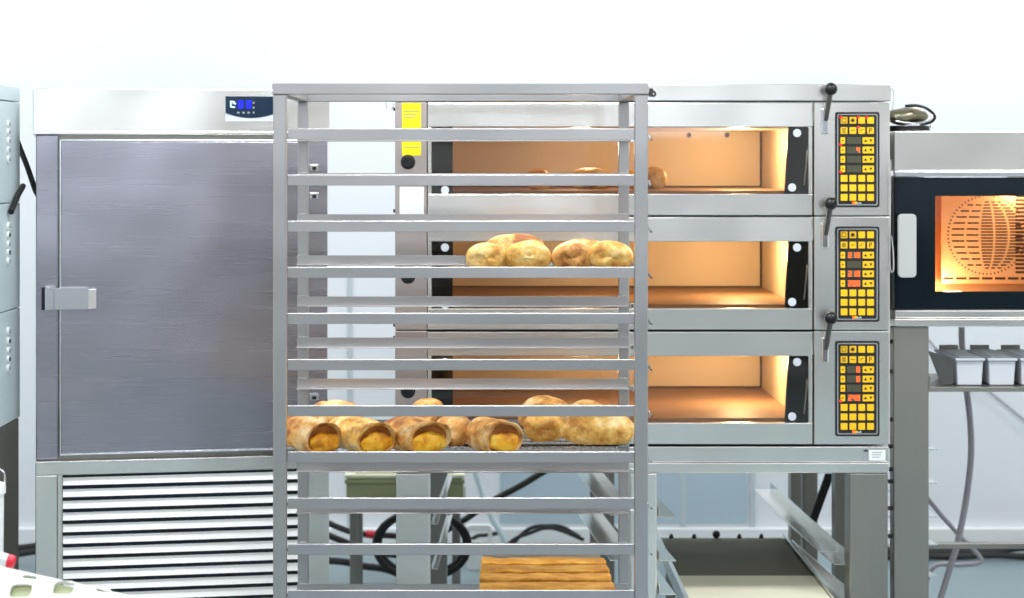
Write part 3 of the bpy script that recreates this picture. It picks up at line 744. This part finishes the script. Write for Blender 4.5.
# ------------------------------------------------------------------ combi oven at right
CY = 6.35
cb = thing('combi_oven', 'convection oven with black glass door and lit orange interior at right', 'oven', (X(990, CY), CY + 0.35, Z(326, CY)))
xr_ = X(1090, CY)
def cz(py): return Z(py, CY)
x0_ = X(894.5, CY)
obj('header', MB().box((x0_, CY, cz(171)), (xr_, CY + 0.7, cz(131)), 'steel'), cb, 0.003)
obj('header_lip', MB().box((x0_, CY - 0.012, cz(176.5)), (xr_, CY + 0.03, cz(171.5)), 'steel_bright'), cb, 0.002)
obj('sill', MB().box((x0_, CY - 0.01, cz(318)), (xr_, CY + 0.7, cz(310)), 'steel').box((x0_ - .004, CY - 0.02, cz(326)), (xr_, CY + 0.7, cz(318.5)), 'steel'), cb, 0.003)
cd = 0.45; wx0 = X(935, CY); 
cv = MB()
cv.box((x0_, CY + 0.03, cz(309)), (X(926, CY), CY + 0.7, cz(177)), 'steel_dark').box((X(1065, CY), CY + .03, cz(309)), (xr_, CY + .7, cz(177)), 'steel_dark')
obj('casing', cv, cb)
YBk = CY + 0.16
bz0, bz1 = Z(296, YBk), Z(187, YBk)
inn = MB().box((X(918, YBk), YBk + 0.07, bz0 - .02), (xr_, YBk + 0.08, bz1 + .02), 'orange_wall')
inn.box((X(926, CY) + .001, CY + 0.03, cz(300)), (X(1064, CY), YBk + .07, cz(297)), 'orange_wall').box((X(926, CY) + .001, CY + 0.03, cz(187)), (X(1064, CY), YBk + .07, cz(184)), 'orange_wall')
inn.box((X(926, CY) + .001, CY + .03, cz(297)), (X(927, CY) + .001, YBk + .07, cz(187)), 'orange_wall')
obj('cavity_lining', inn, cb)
bf = MB().box((X(941, YBk), YBk, Z(284, YBk)), (X(1080, YBk), YBk + 0.004, bz1), 'orange_wall')
baf = obj('fan_baffle', bf, cb, 0.002)
q = YBk - 0.001
cx_, cy_ = 987, 235
gr = MB()                                        # circular fan guard: ring of short slots and rows of slots
for i in range(64):
    a = 2 * math.pi * i / 64
    T = Matrix.Translation(P(cx_ + 39 * math.cos(a), cy_ - 39 * math.sin(a), q)) @ Matrix.Rotation(-a, 4, 'Y')
    gr.box((-0.003, 0, -0.0016), (0.003, 0.0008, 0.0016), 'slot', T)
for r in range(-12, 13):
    yy = cy_ + r * 3.0; half = math.sqrt(max(0, 36.5 ** 2 - (r * 3.0) ** 2))
    nseg = 5
    for s_ in range(nseg):
        xa = cx_ - half + 2 * half * s_ / nseg + 1.2; xb = cx_ - half + 2 * half * (s_ + 1) / nseg - 1.2
        if xb > xa and not (s_ < 2 and r % 2): gr.pbox(xa, yy - .7, xb, yy + .7, q, 0.0008, 'slot')
obj('fan_guard', gr, baf)
gs = MB()
for r in range(21): gs.pbox(1015.5, 191 + r * 4, 1050, 193.3 + r * 4, q, 0.0008, 'slot')
for s_ in range(9): gs.pbox(943 + s_ * 13, 277.2, 953.5 + s_ * 13, 279.6, q, 0.0008, 'slot')
obj('air_slot', gs, baf)
fb = MB()
for i in range(7):                               # fan blades seen behind the guard
    a = 2 * math.pi * i / 7 + .3; T = Matrix.Translation(P(cx_, cy_, YBk + 0.03)) @ Matrix.Rotation(-a, 4, 'Y')
    fb.box((0.03, 0, -0.003), (0.1, 0.025, 0.003), 'steel_dark', T)
obj('fan', fb, cb)
# door: black bezel with a clear window
Yg = CY - 0.004
bz = MB()
bz.box((x0_ + .002, Yg, cz(309)), (wx0, Yg + 0.02, cz(177.5)), 'blackglass').box((wx0, Yg, cz(196)), (xr_, Yg + .02, cz(177.5)), 'blackglass').box((wx0, Yg, cz(309)), (xr_, Yg + .02, cz(291.5)), 'blackglass')
bz.box((X(1052, CY), Yg, cz(291.5)), (xr_, Yg + .02, cz(196)), 'blackglass')
dr = obj('door', bz, cb)
obj('glass_pane', MB().box((wx0, Yg + 0.004, cz(291.5)), (X(1052, CY), Yg + .01, cz(196)), 'glass2'), dr)
hd = MB().prism(rrect(X(894.5, CY), cz(276.5), X(912.5, CY), cz(213.5), 0.012, CY - 0.06), (0, 0.018, 0), 'grip')
hd.box((X(899, CY), CY - 0.042, cz(225)), (X(906, CY), CY - 0.004, cz(220)), 'steel_dark').box((X(899, CY), CY - 0.042, cz(270)), (X(906, CY), CY - 0.004, cz(265)), 'steel_dark')
obj('door_handle', hd, dr, 0.002)
obj('wire_hook', MB().tube([P(890.6, 160, 6.28), P(890.2, 215, 6.28), P(889.6, 262, 6.28), P(891.5, 272, 6.28), P(893.6, 268, 6.28), P(893, 250, 6.28), P(891.3, 236, 6.28)], 0.0022, 'chrome', 8), cb, smooth=True)
for lx in (0.2,):
    l = bpy.data.lights.new('combi_lamp', 'POINT'); l.energy = 1.7; l.color = (1, 0.74, 0.46); l.shadow_soft_size = 0.03
    lo = bpy.data.objects.new('combi_lamp_light', l); lo.location = (X(958, CY), CY + 0.075, cz(286)); COL.objects.link(lo)
    l2 = bpy.data.objects.new('combi_lamp_light', l); l2.location = (X(1030, CY), CY + 0.075, cz(192)); COL.objects.link(l2)
# stand of the combi oven
cs = thing('combi_stand', 'steel stand with broad dull leg and side runners under the convection oven', 'stand', (X(990, CY), CY + 0.35, 0))
ztp = cz(326) - 0.002
obj('leg', MB().box((X(893.5, CY), CY, 0), (X(929, CY), CY + 0.06, ztp), 'steel_dark'), cs, 0.004)
obj('leg', MB().box((X(1062, CY), CY, 0), (xr_, CY + 0.06, ztp), 'steel_dark'), cs, 0.004)
obj('leg', MB().box((X(897, CY), CY + 0.62, 0), (X(905, CY), CY + 0.66, ztp), 'steel_dark'), cs, 0.003)
obj('leg', MB().box((X(1088, CY), CY + 0.62, 0), (X(1096, CY), CY + 0.66, ztp), 'steel_dark'), cs, 0.003)
obj('cross_bar', MB().box((X(929, CY) + .001, CY + 0.3, cz(567.5)), (X(1060, CY), CY + 0.33, cz(561.5)), 'steel_dark'), cs, 0.002)
for py in (453, 487, 521, 549, 581):
    zz = cz(py)
    mb = MB().add([(X(925, CY), CY + .062, zz), (X(942, CY), CY + .062, zz), (X(925, CY), CY + 0.6, zz), (X(925, CY), CY + .062, zz + .003), (X(942, CY), CY + .062, zz + .003), (X(925, CY), CY + 0.6, zz + .003)], [(0, 2, 1), (3, 4, 5), (0, 1, 4, 3), (1, 2, 5, 4), (2, 0, 3, 5)], 'steel_bright')
    obj('tray_runner', mb, cs)
for py in (342, 372, 420, 447, 470, 482, 509, 537):
    obj('side_stud', MB().cyl((X(893.4, CY), CY + 0.02, cz(py)), (X(889.3, CY), CY + 0.02, cz(py + .5)), 0.006, 'ink', 10), cs)
# shelf with bins
obj('under_shelf', MB().box((X(929, CY) + .001, CY + 0.005, cz(392)), (X(1060, CY) - .001, CY + 0.42, cz(387.5)), 'steel_dark').box((X(929, CY) + .001, CY + 0.005, cz(387.5)), (X(931, CY), CY + 0.42, cz(376)), 'steel_dark')
    .add([(X(931.5, CY), CY + .05, cz(352)), (X(957, CY), CY + .05, cz(361)), (X(957, CY), CY + .056, cz(361)), (X(931.5, CY), CY + .056, cz(352)), (X(945, CY), CY + .05, cz(386)), (X(957, CY), CY + .05, cz(386)), (X(957, CY), CY + .056, cz(386)), (X(945, CY), CY + .056, cz(386))],
         [(0, 1, 5, 4), (3, 7, 6, 2), (0, 3, 2, 1), (1, 2, 6, 5), (4, 5, 6, 7), (0, 4, 7, 3)], 'lever_metal'), cs, 0.001)
for i, px in enumerate((960, 992.5, 1025)):
    lbz = ['leftmost of the pale plastic bins on the shelf under the convection oven', 'second pale plastic bin on the shelf, between two others', 'third pale plastic bin, cut by the right picture edge'][i]
    bx = thing('storage_bin', lbz, 'bin', (X(px + 13, CY), CY + 0.19, cz(387.5) + 0.001), 0, 'pale bins under the convection oven')
    a, b, zt0, zt1 = X(px, CY), X(px + 27, CY), cz(387.3) + 0.001, cz(362.3)
    h = MB(); tp = 0.004
    vs = [(a + tp, CY + .05, zt0), (b - tp, CY + .05, zt0), (b - tp, CY + .33, zt0), (a + tp, CY + .33, zt0), (a, CY + .045, zt1), (b, CY + .045, zt1), (b, CY + .335, zt1), (a, CY + .335, zt1)]
    h.add(vs, [(0, 3, 2, 1), (4, 5, 6, 7), (0, 1, 5, 4), (1, 2, 6, 5), (2, 3, 7, 6), (3, 0, 4, 7)], 'bin')
    obj('tub', h, bx, 0.003)
    obj('lid', MB().box((a - .004, CY + .038, zt1 + .0005), (b + .004, CY + .342, zt1 + 0.008), 'bin').box((a + .01, CY + .06, zt1 + .008), (b - .01, CY + .32, zt1 + 0.011), 'bin').box((a + 0.01, CY + .335, zt1 + .008), (b - .01, CY + .342, zt1 + .022), 'steel_dark'), bx, 0.002)
# hoses on the right
tag(obj('water_hose', MB().tube([P(961.5, 327, 7.2), P(962, 345, 7.2), P(966, 385, 7.2), P(970, 420, 7.2), P(971, 455, 7.2), P(966, 500, 7.2), P(957, 545, 7.2), P(951, 564, 7.2), P(940, 600, 7.2), P(925, 645, 7.2)], 0.0105, 'gray_hose', 10), smooth=True), 'grey hose hanging in a gentle curve below the convection oven', 'hose')
tag(obj('bent_pipe', MB().tube([P(925, 495, 7.5), P(942, 516, 7.5), P(962, 538, 7.5), P(980, 557, 7.5), P(978, 563, 7.5), P(960, 565, 7.5), P(935, 566, 7.5), P(925, 590, 7.5), P(922, 634, 7.5)], 0.008, 'gray_hose', 10), smooth=True), 'thin grey pipe bending back near the floor under the convection oven', 'pipe')
tag(obj('thin_cable', MB().tube([P(925, 335, 9.18), P(940, 352, 9.18), P(985, 388, 9.18), P(1030, 425, 9.18), P(1080, 470, 9.18), Vector((X(1092, 9.15), 9.15, 0.006))], 0.004, 'gray_hose', 8), smooth=True), 'thin grey cable running diagonally down the wall at right', 'cable')
for i, (py, lbl) in enumerate(((548, 'upper black cable along the baseboard at right'), (553, 'middle black cable along the baseboard at right'), (558, 'lower black cable lying on the floor at right'))):
    Yc = [9.1, 9.0, 8.9][i]
    pts = [P(px, py + 2.5 * math.sin(px / 22 + i * 2) - (4 - i) * max(0, (px - 980)) / 44, Yc) for px in range(880, 1061, 20)]
    pts = [Vector((p.x, p.y, max(p.z, 0.016))) for p in pts]
    tag(obj('floor_cable', MB().tube(pts, 0.013, 'rubber', 8), smooth=True), lbl, 'cable', 'black cables at right')

# scoop and black pan on the combi oven
zt_ = cz(131)
pn = thing('black_pan', 'flat black pan lying on the convection oven under the metal scoop', 'pan', (X(915, CY), CY + 0.1, zt_))
def ell(cx, cy, rx, ry, z, n=32): return [Vector((cx + rx * math.cos(2 * math.pi * i / n), cy + ry * math.sin(2 * math.pi * i / n), z)) for i in range(n)]
ctr = (X(915, CY), CY + 0.1)
obj('pan_body', MB().prism(ell(ctr[0], ctr[1], 0.062, 0.07, zt_ + .0005), (0, 0, 0.016), 'black'), pn, 0.004)
obj('rivet', MB().sphere((X(934, CY), CY + 0.035, zt_ + 0.015), 0.0045, 'chrome'), pn, smooth=True)
zs_ = zt_ + 0.018
sp = thing('metal_scoop', 'curved olive-grey metal scoop with black rim atop the convection oven', 'scoop', (X(915, CY), CY + 0.1, zs_))
def scoop(r0, m, th, nm, smooth=True):
    mb = MB(); vs = []; fs = []; n1, n2 = 20, 12
    L = 0.115; cx0 = X(894.5, CY)
    for lay in (0, th):
        for i in range(n1 + 1):
            t = i / n1; rr = (1 - t ** 3.2) ** 0.5
            for j in range(n2 + 1):
                a = math.pi * (1.05 + 1.0 * j / n2)
                vs.append((cx0 + L * t, CY + 0.08 + math.cos(a) * (0.055 * rr + lay), zs_ + 0.062 + math.sin(a) * (0.062 * (0.35 + .65 * rr) - 0.002 + (-lay)) ))
    st_ = (n1 + 1) * (n2 + 1)
    for i in range(n1):
        for j in range(n2):
            q_ = i * (n2 + 1) + j
            fs.append((q_, q_ + 1, q_ + n2 + 2, q_ + n2 + 1)); fs.append((st_ + q_, st_ + q_ + n2 + 1, st_ + q_ + n2 + 2, st_ + q_ + 1))
    mb.add(vs, fs, m); return obj(nm, mb, sp, smooth=smooth)
M['olive_metal'] = mat('tarnished_metal', (150, 144, 122), 0.9, 0.35)
obj('bowl', MB().sphere((X(912, CY), CY + 0.08, zs_ + 0.027), 1, 'olive_metal', 36, 18, (0.063, 0.05, 0.026), lambda p: Vector((p.x, p.y * (1 - .3 * p.x / .063), p.z + 0.003 * math.sin(p.x * 60)))), sp, smooth=True)
obj('rim', MB().tube([P(905, 106, CY + 0.02), P(916, 105.5, CY + .02), P(926, 108, CY + .02), P(933.5, 114, CY + .02), P(934.5, 118.5, CY + .02), P(930, 122.5, CY + .03), P(920, 125, CY + .03)], 0.0042, 'black', 10), sp, smooth=True)
obj('rivet', MB().sphere(P(896, 117, CY + 0.035), 0.0045, 'chrome'), sp, smooth=True)
obj('edge', MB().tube([P(896, 121, CY + .02), P(908, 123, CY + .02), P(920, 123, CY + .02), P(929, 119.5, CY + .02), P(933, 114.5, CY + .022)], 0.003, 'steel_bright', 10), sp, smooth=True)
(obj('wire_loop', MB().tube([P(891.3, 88, 6.29), P(893.5, 92, 6.29), P(893.6, 101, 6.29), P(892, 110, 6.29)], 0.0013, 'chrome', 8), tc_, smooth=True))
(obj('wire_loop', MB().tube([P(385.5, 102, 6.3), P(387, 108, 6.3), P(391.5, 109, 6.3), P(394, 104, 6.3)], 0.0013, 'chrome', 8), tc_, smooth=True))

# ------------------------------------------------------------------ behind and under the ovens (left bay)
SY = 7.9
st_ = thing('low_stool', 'low grey stool behind the ovens carrying an olive crate', 'stool', (X(404, SY), SY + 0.2, 0))
zsS = Z(503, SY)
obj('seat_plate', MB().box((X(344, SY), SY, zsS - 0.02), (X(465, SY), SY + 0.4, zsS), 'steel_dark'), st_, 0.003)
for px in (349.5, 452):
    for yy in (SY + 0.01, SY + 0.36):
        obj('leg', MB().box((X(px, SY), yy, 0), (X(px, SY) + 0.027, yy + 0.027, zsS - 0.021), 'steel_dark'), st_, 0.002)
cr = thing('storage_crate', 'olive green plastic crate with cream lid behind the oven stand', 'crate', (X(404, SY), SY + 0.2, zsS + .001))
a, b = X(346, SY), X(463, SY)
obj('tub', MB().box((a, SY + 0.01, zsS + .001), (b, SY + 0.38, Z(479, SY)), 'olive').box((a - .006, SY + .004, Z(484, SY)), (b + .006, SY + .01, Z(480, SY)), 'olive'), cr, 0.006)
obj('lid', MB().box((a - .006, SY + 0.004, Z(479, SY) + .001), (b + .006, SY + 0.39, Z(475, SY)), 'cream').box((a + .03, SY + 0.03, Z(475, SY) + .0), (b - .03, SY + 0.36, Z(473, SY)), 'cream'), cr, 0.005)
hs = MB()
hs.tube([P(422, 577, 7.72), P(412, 580, 7.72), P(405, 590, 7.7), Vector((X(408, 7.6), 7.6, 0.014)), Vector((X(424, 7.5), 7.55, 0.014))], 0.014, 'rubber', 10)
for k in range(2):
    c = P(422, 545, 7.72); pts = []
    for i in range(33):
        a = 2 * math.pi * i / 32; pts.append(c + Vector(((0.165 - 0.012 * k) * math.cos(a), 0.03 * k, (0.118 - 0.008 * k) * math.sin(a) )))
    hs.tube(pts, 0.0115, 'rubber', 10, 1)
coil = obj('hose_coil', hs, smooth=True); tag(coil, 'coil of black hose standing behind the left front oven leg', 'hose')
coil.location.z -= 0.0
for i, (pts, r, lbl) in enumerate((
    ([(320, 519, 8.6), (335, 526, 8.6), (352, 532, 8.6), (372, 535, 8.6), (396, 536, 8.6), (418, 540, 8.6), (425, 570, 8.6), (428, 600, 8.6)], 0.012, 'upper thick black cable between the chiller and the left oven leg'),
    ([(320, 532, 8.5), (340, 540, 8.5), (360, 548, 8.5), (380, 553, 8.5), (396, 555, 8.5), (418, 560, 8.5), (425, 600, 8.5)], 0.013, 'lower thick black cable between the chiller and the left oven leg'),
    ([(320, 560, 8.42), (345, 562, 8.42), (362, 566, 8.42), (385, 569, 8.42), (405, 576, 8.42), (430, 582, 8.42)], 0.014, 'black cable on the floor seen through the lowest rack gap'))):
    pp = [P(*p) for p in pts]; pp = [Vector((p.x, p.y, max(p.z, r))) for p in pp]
    tag(obj('power_cable', MB().tube(pp, r, 'rubber', 8), smooth=True), lbl, 'cable', 'black cables at left of the ovens')
obj('plug_collar', MB().cyl(P(366, 534, 8.6), P(375, 535, 8.6), 0.0155, 'red', 14), next(o for o in COL.objects if o.get('label', '').startswith('upper thick black cable')))['label'] = 'small red collar'
tag(obj('drain_hose', MB().tube([P(560, 463, 8.45), P(545, 471, 8.45), P(520, 486, 8.45), P(492, 501, 8.45), P(466, 519, 8.45), P(450, 528, 8.45), P(436, 540, 8.45), P(430, 570, 8.45), Vector((X(428, 8.45), 8.45, 0.017))], 0.0125, 'rubber', 10), smooth=True), 'black hose sloping up to the right behind the rack, under the ovens', 'hose')
tag(obj('grey_pipe', MB().tube([P(470, 455, 8.8), P(476, 474, 8.8), P(483, 497, 8.8), (P(492, 518, 8.8)), P(504, 540, 8.8), P(507, 565, 8.8)], 0.012, 'pale_blue', 10), smooth=True), 'pale grey pipe bending down the wall behind the rack', 'pipe')
for i, pts in enumerate(([(503, 575), (506, 556), (522, 538), (534, 531), (548, 530), (562, 531), (580, 541)], [(496, 575), (500, 556), (515, 543), (530, 537), (545, 532), (560, 534), (584, 544)], [(455, 575), (460, 556), (475, 541), (488, 539), (503, 536)])):
    pp = [P(a, b - 4, 9.0 - .05 * i) for a, b in pts]; pp = [Vector((p.x, p.y, max(p.z, 0.009))) for p in pp]
    tag(obj('power_cable', MB().tube(pp, 0.008, 'rubber', 8), smooth=True), ['topmost black cable humped over the baseboard under the ovens', 'black cable just below the topmost, humped under the ovens', 'short black cable left of the humped cables, by the white bracket'][i], 'cable', 'black cables under the ovens')
bk = thing('white_bracket', 'small white plastic box with open rectangular loop near the baseboard', 'bracket', (X(479, 8.7), 8.7, 0))
o1 = rrect(X(466, 8.7), Z(548, 8.7), X(492, 8.7), Z(525, 8.7), 0.02, 8.7); i1 = rrect(X(470, 8.7), Z(541, 8.7), X(488, 8.7), Z(531, 8.7), 0.012, 8.7)
n = len(o1); vs = o1 + i1 + [v + Vector((0, 0.03, 0)) for v in o1 + i1]; fs = []
for i in range(n):
    j = (i + 1) % n
    fs += [(i, j, n + j, n + i), (2 * n + i, 3 * n + i, 3 * n + j, 2 * n + j), (i, 2 * n + i, 2 * n + j, j), (n + i, n + j, 3 * n + j, 3 * n + i)]
obj('loop', MB().add(vs, fs, 'white_plastic'), bk, 0.002)
obj('base', MB().box((X(468, 8.7), 8.68, 0), (X(490, 8.7), 8.76, Z(549, 8.7)), 'white_plastic'), bk, 0.004)

# ------------------------------------------------------------------ near left corner
# white perforated crate lid leaning on a side table, 45 degrees turned
TY = 4.3
tb = thing('side_table', 'steel side table at the bottom left, mostly below the picture', 'table', (-1.15, 3.95, 0))
obj('table_top', MB().box((-1.75, 3.6, 0.66), (-0.85, 4.75, 0.69), 'steel'), tb, 0.003)
for x_ in (-1.72, -0.89):
    for y_ in (3.63, 4.7): obj('leg', MB().box((x_, y_, 0), (x_ + 0.03, y_ + .03, 0.659), 'steel_dark'), tb, 0.003)
# panel plane through three sight lines
A = P(-40, 558, 4.42); B = P(134, 597.5, 4.26); 
ud = (B - A); LW = ud.length; ud.normalize()
nd = Vector((0.25, -0.75, 0.62)); vd = nd.cross(ud).normalized()
if vd.z > 0: vd = -vd
nd = ud.cross(vd).normalized()
if nd.y > 0: nd = -nd
tray = thing('perforated_tray', 'white perforated plastic tray with olive holes, tilted at bottom left corner', 'tray', tuple(A))
HH = 0.13
def hit(px, py):     # point of the panel seen at that place
    d = Vector(((px - VX) / F, 1, -(py - VY) / F)); o_ = Vector((0, 0, EYE))
    t = (A - o_).dot(nd) / d.dot(nd); w_ = o_ + d * t - A
    return w_.dot(ud), w_.dot(vd)
holes = []
for (cx, cy, hw, hh_) in ((21, 591.5, 12.5, 7), (64, 588.5, 12, 6.8), (30, 578, 8.5, 1.8), (103.5, 591, 8, 1.7), (-3, 573, 5, 1.6), (-22, 592, 12, 7)):
    poly = []
    for i in range(16):
        a = 2 * math.pi * i / 16
        c_, s_ = math.cos(a), math.sin(a)
        ex = math.copysign(abs(c_) ** 0.55, c_); ez = math.copysign(abs(s_) ** 0.55, s_)
        poly.append(hit(cx + ex * hw * 0.9 + ez * hw * -0.15, cy + ez * hh_ * (-1) * -1 + ex * (1.0 if hh_ < 3 else 0)))
    holes.append(poly)
cu = bpy.data.curves.new('tray_panel', 'CURVE'); cu.dimensions = '2D'; cu.fill_mode = 'BOTH'; cu.extrude = 0.003
def spl(poly):
    s_ = cu.splines.new('POLY'); s_.points.add(len(poly) - 1); s_.use_cyclic_u = True
    for p, q_ in zip(s_.points, poly): p.co = (q_[0], q_[1], 0, 1)
spl([(0, 0), (LW, 0), (LW, HH), (0, HH)])
for h in holes: spl(h)
to = bpy.data.objects.new('tmp', cu); COL.objects.link(to); bpy.context.view_layer.update()
me = bpy.data.meshes.new_from_object(to.evaluated_get(bpy.context.evaluated_depsgraph_get())); bpy.data.objects.remove(to)
for v in me.vertices: v.co = ud * v.co.x + vd * v.co.y + nd * v.co.z
me.materials.clear(); me.materials.append(M['tray_white'])
po = bpy.data.objects.new('perforated_panel', me); COL.objects.link(po); po.parent = tray
bk_ = MB().add([A - nd * 0.007 + vd * .004, A - nd * 0.007 + ud * (LW - .004) + vd * .004, A - nd * 0.007 + ud * (LW - .004) + vd * HH, A - nd * 0.007 + vd * HH] + [A - nd * 0.012 + vd * .004, A - nd * 0.012 + ud * (LW - .004) + vd * .004, A - nd * 0.012 + ud * (LW - .004) + vd * HH, A - nd * 0.012 + vd * HH], [(0, 1, 2, 3), (7, 6, 5, 4), (0, 4, 5, 1), (1, 5, 6, 2), (2, 6, 7, 3), (3, 7, 4, 0)], 'olive')
obj('inner_liner', bk_, tray)
# bucket with wire handle and red-capped tube
BY = 5.0
bu = thing('white_bucket', 'white plastic bucket with wire handle, cut by the left picture edge', 'bucket', (X(-18, BY), BY, 0.45))
cxb = X(-18, BY)
obj('bucket_wall', MB().cyl((cxb, BY, 0.45), (cxb, BY, Z(490, BY)), 0.045, 'white_plastic', 32, 0.049), bu, smooth=True)
obj('rim', MB().cyl((cxb, BY, Z(494, BY)), (cxb, BY, Z(484, BY)), 0.053, 'white_plastic', 32), bu, 0.002, smooth=True)
obj('wire_handle', MB().tube([(cxb - .05, BY, Z(486, BY)), (cxb - .04, BY, Z(470, BY)), (cxb, BY, Z(463, BY)), (cxb + .045, BY, Z(470, BY)), (cxb + .053, BY - .003, Z(478, BY)), (cxb + .05, BY, Z(488, BY))], 0.002, 'chrome', 8), bu, smooth=True)
bt_ = thing('low_bench', 'low white bench under the bucket at the left picture edge', 'bench', (X(-20, BY), BY, 0))
obj('bench_top', MB().box((-1.5, 4.9, 0.43), (X(5, BY), 5.15, 0.449), 'white_plastic'), bt_, 0.003)
for x_ in (-1.48, -1.16):
    for y_ in (4.92, 5.1): obj('leg', MB().box((x_, y_, 0), (x_ + .03, y_ + .03, 0.429), 'white_plastic'), bt_, 0.003)
rt = thing('capped_tube', 'pale grey tube with round red cap near the bottom left corner', 'tube', tuple(P(0, 558, 4.6)))
obj('holder', MB().box((X(-8, 4.6) - .012, 4.588, 0.6905), (X(-8, 4.6) + .012, 4.612, Z(560, 4.6)), 'bin'), rt, 0.002)
obj('tube_body', MB().cyl(P(-30, 551, 4.6), P(9, 561, 4.6), 0.014, 'bin', 20), rt, smooth=True)
obj('red_cap', MB().cyl(P(7, 560.5, 4.6), P(15, 562.5, 4.6), 0.0155, 'red', 24, 0.013), rt, 0.004, smooth=True)['label'] = 'red cap'
for i, (py, lbl) in enumerate(((546, 'upper black cable along the baseboard between dial cabinet and chiller'), (553, 'lower black cable along the baseboard between dial cabinet and chiller'))):
    pts = [P(px, py + 2 * math.sin(px / 11 + i), 8.9 - .12 * i) for px in range(-20, 61, 10)]
    pts = [Vector((p.x, p.y, max(p.z, .016))) for p in pts]
    tag(obj('floor_cable', MB().tube(pts, 0.014, 'rubber', 8), smooth=True), lbl, 'cable', 'black cables at far left')

# ------------------------------------------------------------------ lights
def lamp(x, y, sx, sy, pw, col=(0.985, 0.99, 1.0)):
    l = bpy.data.lights.new('ceiling_panel', 'AREA'); l.shape = 'RECTANGLE'; l.size = sx; l.size_y = sy; l.energy = pw; l.color = col
    o = bpy.data.objects.new('ceiling_panel_light', l); o.location = (x, y, 3.255); COL.objects.link(o)
k = 0
for y_ in (-1.5, 2.0, 5.0, 8.3):
    for x_ in (-2.4, 0.0, 2.4):
        lamp(x_, y_, 1.2, 0.5, 58 if y_ < 7 else 33)
        t = obj('ceiling_light', MB().box((x_ - .63, y_ - .28, 3.262), (x_ + .63, y_ + .28, 3.299), 'base'), loc=(x_, y_, 3.299))
        tag(t, 'white rectangular ceiling light panel above the kitchen', 'light', 'ceiling light panels')
wd = bpy.data.worlds.new('World'); sc.world = wd; wd.use_nodes = True
wd.node_tree.nodes['Background'].inputs[0].default_value = (0.92, 0.96, 1.0, 1); wd.node_tree.nodes['Background'].inputs[1].default_value = 0.3

# ------------------------------------------------------------------ camera
cam = bpy.data.cameras.new('camera'); cam.sensor_width = 36; cam.lens = F / 1024 * 36
cam.shift_x = (512 - VX) / 1024; cam.shift_y = -(299 - VY) / 1024
co = bpy.data.objects.new('camera', cam); co.location = (0, 0, EYE); co.rotation_euler = (math.radians(90), 0, 0); COL.objects.link(co)
sc.camera = co
sc.view_settings.view_transform = 'Standard'; sc.view_settings.look = 'None'; sc.view_settings.gamma = 1
sc.view_settings.exposure = -0.1
cam.dof.use_dof = True; cam.dof.focus_distance = 5.7; cam.dof.aperture_fstop = 4.0
